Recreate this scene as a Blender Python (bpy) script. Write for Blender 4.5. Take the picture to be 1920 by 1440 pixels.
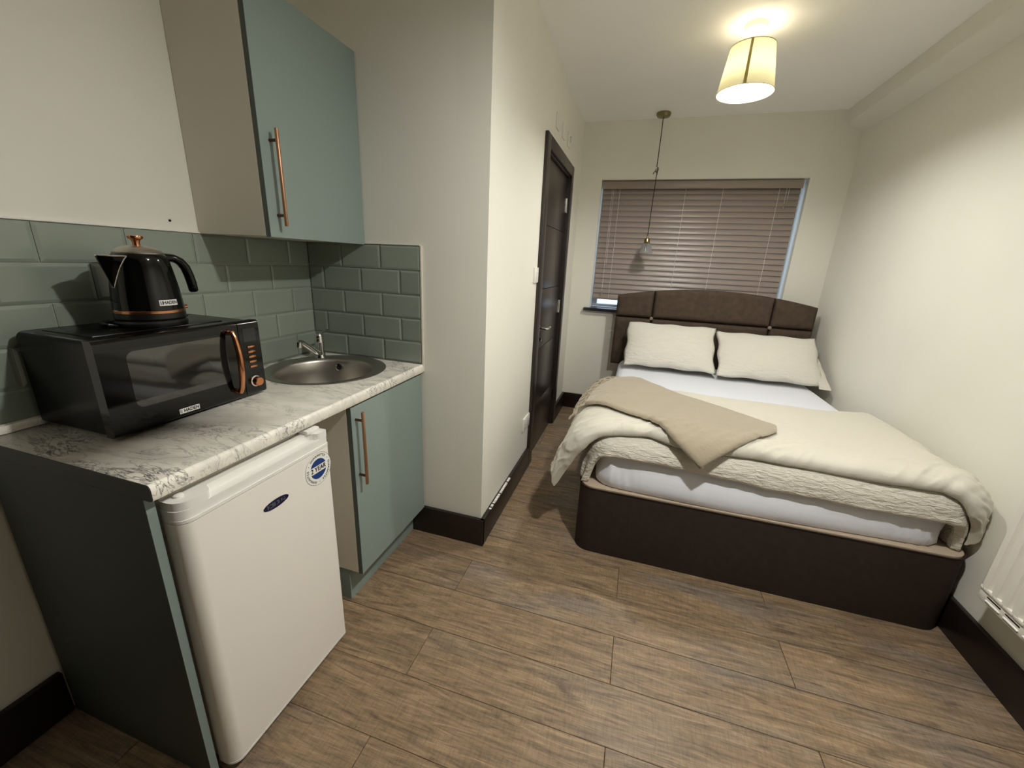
import bpy, bmesh, math, random
from mathutils import Vector, Matrix, noise
random.seed(7)
for o in list(bpy.data.objects): bpy.data.objects.remove(o)
SC = bpy.context.scene
C = SC.collection
PI = math.pi

# ------------------------------------------------------------------ camera
F_PX, RX, RY, RZ, CAM_H = 758.55, -0.2938, -0.0460, 0.2864, 1.3659
def cam_axes(rx, ry, rz):
    c, s = math.cos, math.sin
    Rz = Matrix(((c(rz), -s(rz), 0), (s(rz), c(rz), 0), (0, 0, 1)))
    Rx = Matrix(((1, 0, 0), (0, c(rx), -s(rx)), (0, s(rx), c(rx))))
    Ry = Matrix(((c(ry), 0, s(ry)), (0, 1, 0), (-s(ry), 0, c(ry))))
    return Rz @ Rx @ Ry
M = cam_axes(RX, RY, RZ)
right, fwd, up = M.col[0], M.col[1], M.col[2]
cd = bpy.data.cameras.new('camera'); cam = bpy.data.objects.new('camera', cd); C.objects.link(cam)
cd.sensor_width = 36.0; cd.sensor_fit = 'HORIZONTAL'; cd.lens = F_PX / 1920 * 36
cd.clip_start = 0.02; cd.clip_end = 100
m4 = Matrix.Identity(4)
for i in range(3):
    m4[i][0] = right[i]; m4[i][1] = up[i]; m4[i][2] = -fwd[i]
m4[2][3] = CAM_H
cam.matrix_world = m4
SC.camera = cam
# ------------------------------------------------------------------ light / exposure
BULB = 415.0
BULB_B = 1700.0                  # the lamp over the kitchen end                      # radiance of the lamp bulbs
BULB_COL = (1.0, 0.978, 0.915)
UPLIGHT = 170.0                  # glowing ring added to the kitchen lamp, bounces fill off the ceiling
SKY_STRENGTH = 2.2
SC.view_settings.view_transform = 'Standard'; SC.view_settings.look = 'None'
SC.view_settings.gamma = 1; SC.view_settings.exposure = 0.0
SC.view_settings.use_curve_mapping = False
SC.cycles.max_bounces = 10; SC.cycles.diffuse_bounces = 8; SC.cycles.glossy_bounces = 5
SC.cycles.transmission_bounces = 8; SC.cycles.sample_clamp_indirect = 6.0
SC.cycles.use_denoising = True
SC.cycles.caustics_reflective = False; SC.cycles.caustics_refractive = False
w = bpy.data.worlds.new('overcast_sky'); SC.world = w; w.use_nodes = True
w.node_tree.nodes['Background'].inputs[0].default_value = (0.62, 0.78, 1.0, 1)
w.node_tree.nodes['Background'].inputs[1].default_value = SKY_STRENGTH

# ------------------------------------------------------------------ helpers
def lin(c):
    return tuple(((x/12.92) if x <= 0.04045 else ((x+0.055)/1.055)**2.4) for x in c)
def hexc(h):
    h = h.lstrip('#'); return lin(tuple(int(h[i:i+2], 16)/255 for i in (0, 2, 4)))
def base_mat(name, col, rough=0.5, metal=0.0, spec=0.5, coat=0.0):
    m = bpy.data.materials.new(name); m.use_nodes = True
    b = m.node_tree.nodes['Principled BSDF']
    if isinstance(col, str): col = hexc(col)
    b.inputs['Base Color'].default_value = (*col, 1); b.inputs['Roughness'].default_value = rough
    b.inputs['Metallic'].default_value = metal; b.inputs['Specular IOR Level'].default_value = spec
    b.inputs['Coat Weight'].default_value = coat; b.inputs['Coat Roughness'].default_value = 0.05
    return m, m.node_tree, b
def N(nt, t, **kw):
    n = nt.nodes.new(t)
    for k, v in kw.items(): setattr(n, k, v)
    return n
def ramp(nt, stops):
    n = nt.nodes.new('ShaderNodeValToRGB'); e = n.color_ramp.elements
    while len(e) < len(stops): e.new(0.5)
    for q, (p, c) in zip(e, stops):
        q.position = p; q.color = (*c, 1) if len(c) == 3 else c
    return n
def coords(nt, scale=(1, 1, 1), rnd=False):
    tc = N(nt, 'ShaderNodeTexCoord'); mp = N(nt, 'ShaderNodeMapping')
    mp.inputs['Scale'].default_value = scale
    nt.links.new(tc.outputs['Object'], mp.inputs['Vector'])
    if rnd:
        oi = N(nt, 'ShaderNodeObjectInfo'); mu = N(nt, 'ShaderNodeMath', operation='MULTIPLY'); mu.inputs[1].default_value = 37.0
        nt.links.new(oi.outputs['Random'], mu.inputs[0]); nt.links.new(mu.outputs[0], mp.inputs['Location'])
    return mp.outputs['Vector']
def noise_tex(nt, vec, scale, detail=4, rough=0.5, dist=0.0):
    n = N(nt, 'ShaderNodeTexNoise'); n.inputs['Scale'].default_value = scale; n.inputs['Detail'].default_value = detail
    n.inputs['Roughness'].default_value = rough; n.inputs['Distortion'].default_value = dist
    nt.links.new(vec, n.inputs['Vector']); return n
def bump(nt, b, h, strength, dist=0.01):
    n = N(nt, 'ShaderNodeBump'); n.inputs['Strength'].default_value = strength; n.inputs['Distance'].default_value = dist
    nt.links.new(h, n.inputs['Height']); nt.links.new(n.outputs[0], b.inputs['Normal']); return n
def simple(name, col, rough=0.5, metal=0.0, spec=0.5, coat=0.0, bs=0.0, scale=60, stretch=(1, 1, 1), vary=0.0):
    m, nt, b = base_mat(name, col, rough, metal, spec, coat)
    v = coords(nt, stretch)
    n = noise_tex(nt, v, scale, 5)
    if bs: bump(nt, b, n.outputs['Fac'], bs, 0.004)
    if vary:
        c = hexc(col) if isinstance(col, str) else col
        r = ramp(nt, [(0.3, tuple(x*(1-vary) for x in c)), (0.7, tuple(min(1, x*(1+vary)) for x in c))])
        n2 = noise_tex(nt, v, max(2, scale*0.12), 4)
        nt.links.new(n2.outputs['Fac'], r.inputs['Fac']); nt.links.new(r.outputs[0], b.inputs['Base Color'])
    return m

ORG = {}
class MB:
    def __init__(s): s.bm = bmesh.new()
    def box(s, x0, x1, y0, y1, z0, z1, bev=0.0, seg=2, mat=None):
        t = bmesh.new()
        bmesh.ops.create_cube(t, size=1.0)
        for v in t.verts:
            v.co = Vector(((x0+x1)/2 + v.co.x*(x1-x0), (y0+y1)/2 + v.co.y*(y1-y0), (z0+z1)/2 + v.co.z*(z1-z0)))
        if bev: bmesh.ops.bevel(t, geom=t.edges[:], offset=bev, segments=seg, affect='EDGES', profile=0.5)
        if mat is not None: bmesh.ops.transform(t, matrix=mat, verts=t.verts[:])
        s.join(t); return s
    def join(s, t):
        t.verts.ensure_lookup_table(); mp = [s.bm.verts.new(v.co) for v in t.verts]
        t.verts.index_update()
        for f in t.faces:
            try: s.bm.faces.new([mp[v.index] for v in f.verts])
            except ValueError: pass
        t.free()
    def raw(s, verts, faces):
        mp = [s.bm.verts.new(v) for v in verts]
        for f in faces:
            try: s.bm.faces.new([mp[i] for i in f])
            except ValueError: pass
        return s
    def lathe(s, prof, mat=None, n=32, cap0=True, cap1=True):
        mat = mat or Matrix.Identity(4); rings = []
        for r, z in prof:
            rings.append([s.bm.verts.new(mat @ Vector((r*math.cos(2*PI*i/n), r*math.sin(2*PI*i/n), z))) for i in range(n)])
        for a, b in zip(rings, rings[1:]):
            for i in range(n): s.bm.faces.new((a[i], a[(i+1) % n], b[(i+1) % n], b[i]))
        if cap0: s.bm.faces.new(rings[0][::-1])
        if cap1: s.bm.faces.new(rings[-1])
        return s
    def tube(s, pts, r, n=8, flat=1.0):
        pts = [Vector(p) for p in pts]; rings = []; prev = None
        for i, p in enumerate(pts):
            t = (pts[min(i+1, len(pts)-1)] - pts[max(i-1, 0)]).normalized()
            ref = prev if prev is not None else (Vector((0, 0, 1)) if abs(t.z) < 0.9 else Vector((1, 0, 0)))
            u = (ref - t*ref.dot(t)).normalized(); v = t.cross(u); prev = u
            rr = r[i] if isinstance(r, (list, tuple)) else r
            rings.append([s.bm.verts.new(p + u*math.cos(2*PI*k/n)*rr + v*math.sin(2*PI*k/n)*rr*flat) for k in range(n)])
        for a, b in zip(rings, rings[1:]):
            for i in range(n): s.bm.faces.new((a[i], a[(i+1) % n], b[(i+1) % n], b[i]))
        s.bm.faces.new(rings[0][::-1]); s.bm.faces.new(rings[-1]); return s
    def prism(s, poly, axis, a0, a1):
        """poly: list of 2-D points in the plane normal to axis, extruded a0..a1"""
        def P(q, a):
            if axis == 'x': return Vector((a, q[0], q[1]))
            if axis == 'y': return Vector((q[0], a, q[1]))
            return Vector((q[0], q[1], a))
        A = [s.bm.verts.new(P(q, a0)) for q in poly]; B = [s.bm.verts.new(P(q, a1)) for q in poly]
        n = len(poly)
        for i in range(n): s.bm.faces.new((A[i], A[(i+1) % n], B[(i+1) % n], B[i]))
        s.bm.faces.new(A[::-1]); s.bm.faces.new(B); return s
    def grid(s, fn, nu, nv, close_u=False):
        g = [[s.bm.verts.new(fn(i/(nu-1 if not close_u else nu), j/(nv-1))) for j in range(nv)] for i in range(nu)]
        for i in range(nu if close_u else nu-1):
            for j in range(nv-1):
                a, b = g[i], g[(i+1) % nu]
                s.bm.faces.new((a[j], b[j], b[j+1], a[j+1]))
        return g
def finish(mesh, ang):
    for p in mesh.polygons: p.use_smooth = True
    try: mesh.set_sharp_from_angle(angle=math.radians(ang))
    except Exception: pass
def obj(name, mb, mat, parent=None, ang=35, org=None, rec=True, keep=False):
    bm = mb.bm
    if rec: bmesh.ops.recalc_face_normals(bm, faces=bm.faces[:])
    if parent is not None: o_org = ORG[parent.name] if org is None else Vector(org)
    elif org is not None: o_org = Vector(org)
    else:
        xs = [v.co.x for v in bm.verts]; ys = [v.co.y for v in bm.verts]; zs = [v.co.z for v in bm.verts]
        o_org = Vector(((min(xs)+max(xs))/2, (min(ys)+max(ys))/2, min(zs)))
    for v in bm.verts: v.co -= o_org
    me = bpy.data.meshes.new(name); bm.to_mesh(me); bm.free(); finish(me, ang)
    o = bpy.data.objects.new(name, me); C.objects.link(o)
    if mat: me.materials.append(mat)
    if parent is not None:
        o.parent = parent; o.location = o_org - ORG[parent.name]
    else: o.location = o_org
    ORG[o.name] = o_org.copy()
    return o
def place_copy(src_mesh, name, loc, parent, rot=(0, 0, 0)):
    o = bpy.data.objects.new(name, src_mesh); C.objects.link(o); o.parent = parent
    o.location = Vector(loc) - ORG[parent.name]; o.rotation_euler = rot; return o
def thing(name, loc, label, cat, group=None):
    o = bpy.data.objects.new(name, None); C.objects.link(o); o.location = loc; o.empty_display_size = 0.05
    ORG[o.name] = Vector(loc); o['label'] = label; o['category'] = cat
    if group: o['group'] = group
    return o
def tag(o, label, cat, group=None):
    o['label'] = label; o['category'] = cat
    if group: o['group'] = group
    return o
def struct(o, label=None, cat=None):
    o['kind'] = 'structure'
    if label: o['label'] = label
    if cat: o['category'] = cat
    return o
_tc = {}
def text_geo(txt, size):
    k = (txt, size)
    if k not in _tc:
        cu = bpy.data.curves.new('lettering', 'FONT'); cu.body = txt; cu.size = size; cu.align_x = 'CENTER'; cu.align_y = 'CENTER'
        cu.fill_mode = 'FRONT'
        o = bpy.data.objects.new('lettering', cu); C.objects.link(o)
        dg = bpy.context.evaluated_depsgraph_get(); me = bpy.data.meshes.new_from_object(o.evaluated_get(dg))
        _tc[k] = ([v.co.copy() for v in me.vertices], [tuple(p.vertices) for p in me.polygons])
        bpy.data.objects.remove(o); bpy.data.curves.remove(cu); bpy.data.meshes.remove(me)
    return _tc[k]
def text_on(mb, txt, size, fn, sx=1.0, bold=0.0):
    vs, fs = text_geo(txt, size)
    offs = [(0, 0)] if not bold else [(0, 0), (bold, 0), (-bold, 0), (0, bold), (0, -bold)]
    for ox, oz in offs: mb.raw([fn(v.x*sx+ox, v.y+oz) for v in vs], fs)

# ------------------------------------------------------------------ materials
def wall_mat(name, col, sheen=0.55):
    m, nt, b = base_mat(name, col, sheen, spec=0.3)
    v = coords(nt); n = noise_tex(nt, v, 90, 4); bump(nt, b, n.outputs['Fac'], 0.06, 0.003)
    c = hexc(col); n2 = noise_tex(nt, v, 1.3, 3)
    r = ramp(nt, [(0.3, tuple(x*0.97 for x in c)), (0.7, tuple(min(1, x*1.02) for x in c))])
    nt.links.new(n2.outputs['Fac'], r.inputs['Fac']); nt.links.new(r.outputs[0], b.inputs['Base Color'])
    return m
M_wall = wall_mat('painted_plaster', '#e5e3d9')
M_ceil = wall_mat('ceiling_paint', '#f5f4f1', 0.7)
M_rear = wall_mat('bounce_cutting_dark', '#2b2724')  # dark tone invented for the unseen rear wall to cut bounce light
M_base = simple('dark_wood_skirting', '#1f1714', 0.35, bs=0.05, scale=8, stretch=(8, 1, 8))
M_door = simple('espresso_veneer', '#2e2723', 0.30, bs=0.04, scale=30, stretch=(6, 6, 0.6), vary=0.12)
M_frame = simple('espresso_frame', '#2b2420', 0.36, bs=0.04, scale=30, stretch=(6, 6, 0.6))
M_white_pl = simple('white_plastic', '#e6e4de', 0.35)
M_upvc = simple('white_window_plastic', '#e4e8ee', 0.3)
M_chrome = simple('chrome', '#d8d8d6', 0.12, 1.0)
M_steel = simple('brushed_steel', '#b9b4ac', 0.36, 1.0, bs=0.05, scale=40, stretch=(1, 1, 30))
M_copper = simple('rose_copper', '#c98a62', 0.2, 1.0)
M_post = simple('bronze_post', '#6b4a36', 0.4, 0.8)
M_copper_s = simple('satin_copper', '#b68a6c', 0.42, 0.85)
M_sage = simple('sage_laminate', '#84928d', 0.5, spec=0.35, bs=0.02, scale=120)
M_sage_edge = simple('sage_edge_band', '#566059', 0.5, spec=0.3)
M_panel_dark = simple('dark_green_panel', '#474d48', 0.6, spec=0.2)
M_carcass = simple('cream_melamine', '#ddd7ca', 0.5, spec=0.3)
M_fridge = simple('white_enamel', '#ebe7e0', 0.32, bs=0.015, scale=160)
M_trimw = simple('white_trim_plastic', '#e4e3df', 0.3)
M_dark = simple('dark_gap', '#0d0c0b', 0.7)
M_black_gl = simple('black_gloss', '#040404', 0.08, spec=0.4)
M_black_body = simple('black_painted_metal', '#040404', 0.25, spec=0.13)
M_black_pl = simple('black_plastic', '#101010', 0.35)
M_badge = simple('silver_badge', '#dcdcd8', 0.35)
M_ink = simple('black_ink', '#141418', 0.5)
M_ink_w = simple('white_ink', '#e4e4ea', 0.5)
M_navy = simple('navy_ink', '#1d3a78', 0.45)
M_navy_d = simple('dark_navy_badge', '#12173a', 0.25)
M_sticker = simple('white_sticker', '#ecebe6', 0.4)
M_suede = simple('brown_suede', '#4b4037', 0.9, spec=0.1, bs=0.25, scale=220, vary=0.16)
M_suede_d = simple('dark_brown_faux_suede', '#362d27', 0.8, spec=0.15, bs=0.2, scale=260, vary=0.1)
M_plat = simple('beige_ticking', '#b3a28f', 0.85, bs=0.1, scale=200)
M_slat = simple('taupe_slat', '#978a82', 0.33, spec=0.5, bs=0.02, scale=25, stretch=(0.3, 8, 8), vary=0.06)
M_cordw = simple('white_cord', '#d9d6d0', 0.7)
M_brass = simple('aged_brass', '#857a58', 0.3, 0.9)
M_cable = simple('dark_braided_cable', '#2b211c', 0.8, bs=0.2, scale=400)
M_grout = simple('grey_grout', '#a3a79b', 0.85, bs=0.1, scale=200)
M_rad = simple('radiator_enamel', '#e2ded5', 0.35)

def tile_mat():
    m, nt, b = base_mat('sage_glaze', '#8a9388', 0.2, spec=0.5)
    oi = N(nt, 'ShaderNodeObjectInfo'); c = hexc('#8a9388')
    r = ramp(nt, [(0.0, tuple(x*0.9 for x in c)), (1.0, tuple(x*1.08 for x in c))])
    nt.links.new(oi.outputs['Random'], r.inputs['Fac']); nt.links.new(r.outputs[0], b.inputs['Base Color'])
    v = coords(nt); n = noise_tex(nt, v, 14, 3); bump(nt, b, n.outputs['Fac'], 0.10, 0.004); return m
M_tile = tile_mat()

def plank_mat():
    m, nt, b = base_mat('weathered_oak_laminate', '#7d644c', 0.42, spec=0.35)
    v = coords(nt, (1, 1, 1), rnd=True)
    def vm(sc):
        mp = N(nt, 'ShaderNodeMapping'); mp.inputs['Scale'].default_value = sc; nt.links.new(v, mp.inputs['Vector']); return mp.outputs[0]
    n1 = noise_tex(nt, vm((1.5, 14, 4)), 2.6, 8, 0.66, 1.6)
    n2 = noise_tex(nt, vm((4, 75, 10)), 4.0, 4, 0.6, 0.4)
    n3 = noise_tex(nt, vm((1, 3, 1)), 2.2, 3, 0.5, 0.3)
    n4 = noise_tex(nt, vm((60, 9, 20)), 3.0, 3, 0.55, 0.6)
    r1 = ramp(nt, [(0.26, hexc('#54463a')), (0.42, hexc('#7c6953')), (0.55, hexc('#947d63')), (0.72, hexc('#ae9676'))])
    nt.links.new(n1.outputs['Fac'], r1.inputs['Fac'])
    r2 = ramp(nt, [(0.32, (0.45, 0.45, 0.45)), (0.52, (1, 1, 1))]); nt.links.new(n2.outputs['Fac'], r2.inputs['Fac'])
    mx = N(nt, 'ShaderNodeMix', data_type='RGBA', blend_type='MULTIPLY'); mx.inputs['Factor'].default_value = 0.55
    nt.links.new(r1.outputs[0], mx.inputs['A']); nt.links.new(r2.outputs[0], mx.inputs['B'])
    r4 = ramp(nt, [(0.36, (0.62, 0.6, 0.58)), (0.55, (1, 1, 1))]); nt.links.new(n4.outputs['Fac'], r4.inputs['Fac'])
    mx4 = N(nt, 'ShaderNodeMix', data_type='RGBA', blend_type='MULTIPLY'); mx4.inputs['Factor'].default_value = 0.45
    nt.links.new(mx.outputs['Result'], mx4.inputs['A']); nt.links.new(r4.outputs[0], mx4.inputs['B'])
    r3 = ramp(nt, [(0.42, (0, 0, 0)), (0.66, (1, 1, 1))]); nt.links.new(n3.outputs['Fac'], r3.inputs['Fac'])
    oi = N(nt, 'ShaderNodeObjectInfo')
    ma = N(nt, 'ShaderNodeMath', operation='MULTIPLY'); nt.links.new(r3.outputs[0], ma.inputs[0]); nt.links.new(oi.outputs['Random'], ma.inputs[1])
    ma2 = N(nt, 'ShaderNodeMath', operation='MULTIPLY'); nt.links.new(ma.outputs[0], ma2.inputs[0]); ma2.inputs[1].default_value = 0.75
    gr = N(nt, 'ShaderNodeMix', data_type='RGBA', blend_type='MIX'); nt.links.new(ma2.outputs[0], gr.inputs['Factor'])
    hs = N(nt, 'ShaderNodeHueSaturation'); hs.inputs['Saturation'].default_value = 0.42; hs.inputs['Value'].default_value = 0.80
    nt.links.new(mx4.outputs['Result'], hs.inputs['Color'])
    nt.links.new(mx4.outputs['Result'], gr.inputs['A']); nt.links.new(hs.outputs[0], gr.inputs['B'])
    nt.links.new(gr.outputs['Result'], b.inputs['Base Color'])
    bump(nt, b, n2.outputs['Fac'], 0.12, 0.003); return m
M_plank = plank_mat()

def marble_mat():
    m, nt, b = base_mat('white_marble_laminate', '#cfcac0', 0.3, spec=0.45)
    v = coords(nt)
    mp = N(nt, 'ShaderNodeMapping'); mp.inputs['Rotation'].default_value = (0, 0, math.radians(38)); mp.inputs['Scale'].default_value = (1.0, 2.3, 1.6)
    nt.links.new(v, mp.inputs['Vector']); vv = mp.outputs[0]
    def veins(scale, dist, wd, det=5):
        n = noise_tex(nt, vv, scale, det, 0.62, dist)
        s = N(nt, 'ShaderNodeMath', operation='SUBTRACT'); s.inputs[1].default_value = 0.5; nt.links.new(n.outputs['Fac'], s.inputs[0])
        a = N(nt, 'ShaderNodeMath', operation='ABSOLUTE'); nt.links.new(s.outputs[0], a.inputs[0])
        r = ramp(nt, [(0.0, (1, 1, 1)), (wd, (0, 0, 0))]); nt.links.new(a.outputs[0], r.inputs['Fac']); return r.outputs[0]
    v1 = veins(3.4, 1.5, 0.016, 7); v2 = veins(8.5, 1.6, 0.030, 7)
    msk = noise_tex(nt, vv, 2.6, 3, 0.5, 0.6); rm = ramp(nt, [(0.50, (0, 0, 0)), (0.62, (1, 1, 1))]); nt.links.new(msk.outputs['Fac'], rm.inputs['Fac'])
    def mul(a, bb):
        n = N(nt, 'ShaderNodeMath', operation='MULTIPLY'); nt.links.new(a, n.inputs[0])
        if isinstance(bb, float): n.inputs[1].default_value = bb
        else: nt.links.new(bb, n.inputs[1])
        return n.outputs[0]
    rm1 = ramp(nt, [(0.40, (0.12, 0.12, 0.12)), (0.58, (1, 1, 1))]); nt.links.new(msk.outputs['Fac'], rm1.inputs['Fac'])
    ad = N(nt, 'ShaderNodeMath', operation='ADD', use_clamp=True); nt.links.new(mul(mul(v1, rm1.outputs[0]), 0.8), ad.inputs[0]); nt.links.new(mul(v2, rm.outputs[0]), ad.inputs[1])
    cl = noise_tex(nt, vv, 5.5, 5, 0.6, 0.5); rc = ramp(nt, [(0.33, hexc('#d6d3ca')), (0.6, hexc('#f3eee3'))]); nt.links.new(cl.outputs['Fac'], rc.inputs['Fac'])
    mx = N(nt, 'ShaderNodeMix', data_type='RGBA', blend_type='MIX'); nt.links.new(mul(ad.outputs[0], 0.88), mx.inputs['Factor'])
    nt.links.new(rc.outputs[0], mx.inputs['A']); mx.inputs['B'].default_value = (*hexc('#4c4d50'), 1)
    nt.links.new(mx.outputs['Result'], b.inputs['Base Color']); return m
M_marble = marble_mat()

def cloth_mat(name, col, b1=0.3, s1=35, b2=0.2, s2=300, stretch=(1, 1, 1), sheen=0.15, dist=0.006):
    m, nt, b = base_mat(name, col, 0.85, spec=0.12)
    b.inputs['Sheen Weight'].default_value = sheen
    v = coords(nt, stretch); n1 = noise_tex(nt, v, s1, 4, 0.55, 0.6); n2 = noise_tex(nt, coords(nt), s2, 2)
    a = N(nt, 'ShaderNodeMath', operation='MULTIPLY'); a.inputs[1].default_value = b2; nt.links.new(n2.outputs['Fac'], a.inputs[0])
    a2 = N(nt, 'ShaderNodeMath', operation='ADD'); nt.links.new(n1.outputs['Fac'], a2.inputs[0]); nt.links.new(a.outputs[0], a2.inputs[1])
    bump(nt, b, a2.outputs[0], b1, dist); return m
M_sheet = cloth_mat('white_cotton_sheet', '#e2e5ee', 0.25, 14, 0.05, 300)  # bluish tint stands in for daylight leaking past the blind
M_duvet = cloth_mat('ivory_cotton_duvet', '#cbc7bb', 0.75, 13, 0.06, 260, (1.6, 0.8, 1))
M_cover = cloth_mat('seersucker_coverlet', '#dcd7ca', 1.0, 48, 0.15, 240, (0.45, 1.6, 1.6), 0.15, 0.014)
M_pillow = cloth_mat('crinkled_pillow_cotton', '#dad6cc', 0.9, 38, 0.2, 240, (0.45, 1.3, 1.3), 0.15, 0.010)
M_throw = cloth_mat('beige_fleece', '#a39884', 0.6, 55, 0.5, 420, (1, 1, 1), 0.5, 0.005)

def shade_mat(name, fac, c0, c1):
    m = bpy.data.materials.new(name); m.use_nodes = True; nt = m.node_tree; nt.nodes.clear()
    out = N(nt, 'ShaderNodeOutputMaterial'); d = N(nt, 'ShaderNodeBsdfDiffuse'); t = N(nt, 'ShaderNodeBsdfTranslucent'); mx = N(nt, 'ShaderNodeMixShader')
    v = coords(nt, (1, 1, 8)); n = noise_tex(nt, v, 120, 2)
    r = ramp(nt, [(0.3, c0), (0.7, c1)]); nt.links.new(n.outputs['Fac'], r.inputs['Fac'])
    d.inputs['Color'].default_value = (0.82, 0.76, 0.6, 1); nt.links.new(r.outputs[0], t.inputs['Color'])
    mx.inputs[0].default_value = fac
    nt.links.new(d.outputs[0], mx.inputs[1]); nt.links.new(t.outputs[0], mx.inputs[2]); nt.links.new(mx.outputs[0], out.inputs[0]); return m
M_shade = shade_mat('cream_shade_fabric', 0.0105, (0.84, 0.74, 0.33), (0.92, 0.83, 0.41))
M_halo_soft = shade_mat('added_halo_softener', 0.93, (0.96, 0.95, 0.92), (0.96, 0.95, 0.92))  # for a disc added in the shade top to soften the ceiling halo
M_seam = simple('shade_seam_fabric', '#b9a866', 0.9)
def emit_mat(name, col, st):
    m = bpy.data.materials.new(name); m.use_nodes = True; nt = m.node_tree; nt.nodes.clear()
    out = N(nt, 'ShaderNodeOutputMaterial'); e = N(nt, 'ShaderNodeEmission'); e.inputs[0].default_value = (*col, 1); e.inputs[1].default_value = st
    nt.links.new(e.outputs[0], out.inputs[0]); return m
M_bulb = emit_mat('lit_bulb', BULB_COL, BULB)
M_fill_up_a = emit_mat('added_halo_glow', BULB_COL, BULB*3.0)  # stronger upward glow added to brighten the ceiling and halo
M_bulb_up = emit_mat('added_fill_glow', BULB_COL, UPLIGHT)  # glow of the added upward fill ring
M_bulb_b = emit_mat('lit_bulb_kitchen', BULB_COL, BULB_B)
def glass_mat(name, col, rough):
    m, nt, b = base_mat(name, col, rough); b.inputs['Transmission Weight'].default_value = 1.0; b.inputs['IOR'].default_value = 1.45; return m
def frosted():
    m = glass_mat('ribbed_clear_glass', (0.96, 0.96, 0.98), 0.12); nt = m.node_tree
    d = N(nt, 'ShaderNodeBsdfTranslucent'); d2 = N(nt, 'ShaderNodeBsdfDiffuse'); a = N(nt, 'ShaderNodeMixShader'); mx = N(nt, 'ShaderNodeMixShader')
    nt.links.new(d.outputs[0], a.inputs[1]); nt.links.new(d2.outputs[0], a.inputs[2]); mx.inputs[0].default_value = 0.35
    nt.links.new(nt.nodes['Principled BSDF'].outputs[0], mx.inputs[1]); nt.links.new(a.outputs[0], mx.inputs[2]); nt.links.new(mx.outputs[0], nt.nodes['Material Output'].inputs[0]); return m
M_glass = frosted()
def pane_mat():
    m = bpy.data.materials.new('window_glass'); m.use_nodes = True; nt = m.node_tree; nt.nodes.clear()
    out = N(nt, 'ShaderNodeOutputMaterial'); t = N(nt, 'ShaderNodeBsdfTransparent'); g = N(nt, 'ShaderNodeBsdfGlossy'); mx = N(nt, 'ShaderNodeMixShader')
    g.inputs['Roughness'].default_value = 0.02; mx.inputs[0].default_value = 0.08; t.inputs[0].default_value = (0.93, 0.96, 0.97, 1)
    nt.links.new(t.outputs[0], mx.inputs[1]); nt.links.new(g.outputs[0], mx.inputs[2]); nt.links.new(mx.outputs[0], out.inputs[0]); return m
M_pane = pane_mat()

# ------------------------------------------------------------------ room dimensions (metres, fitted)
XK, XC, XP = -1.5004, -0.9077, -0.6032
YE, YB, YR = 1.6142, 3.8361, -0.70  # YR is not fitted: rear wall set close to dim the near end
XR, ZC = 1.3734, 2.4985
ZT, YL = 0.8965, 0.4811
HB = 0.148
WX0, WX1, WZ0, WZ1 = -0.4167, 1.115, 0.994, 2.063
TH = 0.14
DY0, DY1, DZ1 = 2.56, 3.325, 1.995        # door opening in the partition

# floor with planks
fl = obj('floor', MB().box(XK-TH, XR+TH, YR-TH, YB+TH, -0.12, -0.010), M_dark)
struct(fl, 'brown wood effect plank floor', 'floor')
PW, PL = 0.1965, 1.285
y = 0.703 - PW*11; r = -11
mesh_cache = {}
while y < YB:
    y0c, y1c = max(y, YR), min(y+PW, YB)
    off = 0.075 if r % 2 == 0 else -0.595
    x = off - PL*2
    while x < XR:
        x0c, x1c = max(x, XK), min(x+PL, XR)
        inside = not (y0c > YE+0.05 and x1c < XP-0.012)
        if y0c > YE+0.02 and x0c < XP-0.03: x0c = XP-0.03
        if x1c-x0c > 0.02 and y1c-y0c > 0.02 and inside:
            key = (round(x1c-x0c, 3), round(y1c-y0c, 3))
            if key not in mesh_cache:
                lx, ly = key[0]/2-0.0007, key[1]/2-0.0007
                b = MB(); b.box(-lx, lx, -ly, ly, -0.010, 0.0, 0.0012, 1)
                me = bpy.data.meshes.new('plank'); bmesh.ops.recalc_face_normals(b.bm, faces=b.bm.faces[:]); b.bm.to_mesh(me); b.bm.free(); me.materials.append(M_plank)
                mesh_cache[key] = me
            place_copy(mesh_cache[key], 'plank', ((x0c+x1c)/2, (y0c+y1c)/2, 0), fl)
        x += PL
    y += PW; r += 1

struct(obj('ceiling', MB().box(XK-TH, XR+TH, YR-TH, YB+TH, ZC, ZC+0.1), M_ceil), 'off-white painted ceiling', 'ceiling')
wl = obj('wall_left', MB().box(XK-TH, XK, YR-TH, YE+TH, -0.01, ZC), M_wall); struct(wl, 'cream kitchen wall on the left above sage tiles', 'wall')
wa = obj('wall_alcove', MB().box(XK, XP-TH, YE, YE+TH, -0.01, ZC), M_wall); struct(wa, 'cream end wall of the kitchen recess', 'wall')
b = MB()
b.box(XP-TH, XP, YE, DY0, -0.01, ZC); b.box(XP-TH, XP, DY1, YB+TH, -0.01, ZC); b.box(XP-TH, XP, DY0, DY1, DZ1, ZC)
wp = obj('wall_partition', b, M_wall); struct(wp, 'cream side wall with the brown door', 'wall')
b = MB()
b.box(XP-TH, WX0, YB, YB+0.25, -0.01, ZC); b.box(WX1, XR+TH, YB, YB+0.25, -0.01, ZC)
b.box(WX0, WX1, YB, YB+0.25, -0.01, WZ0-0.028); b.box(WX0, WX1, YB, YB+0.25, WZ1, ZC)
wb = obj('wall_back', b, M_wall); struct(wb, 'cream back wall with the blinded window', 'wall')
wr = obj('wall_right', MB().box(XR, XR+TH, YR-TH, YB+0.25, -0.01, ZC), M_wall); struct(wr, 'cream plain wall on the right beside the bed', 'wall')
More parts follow.
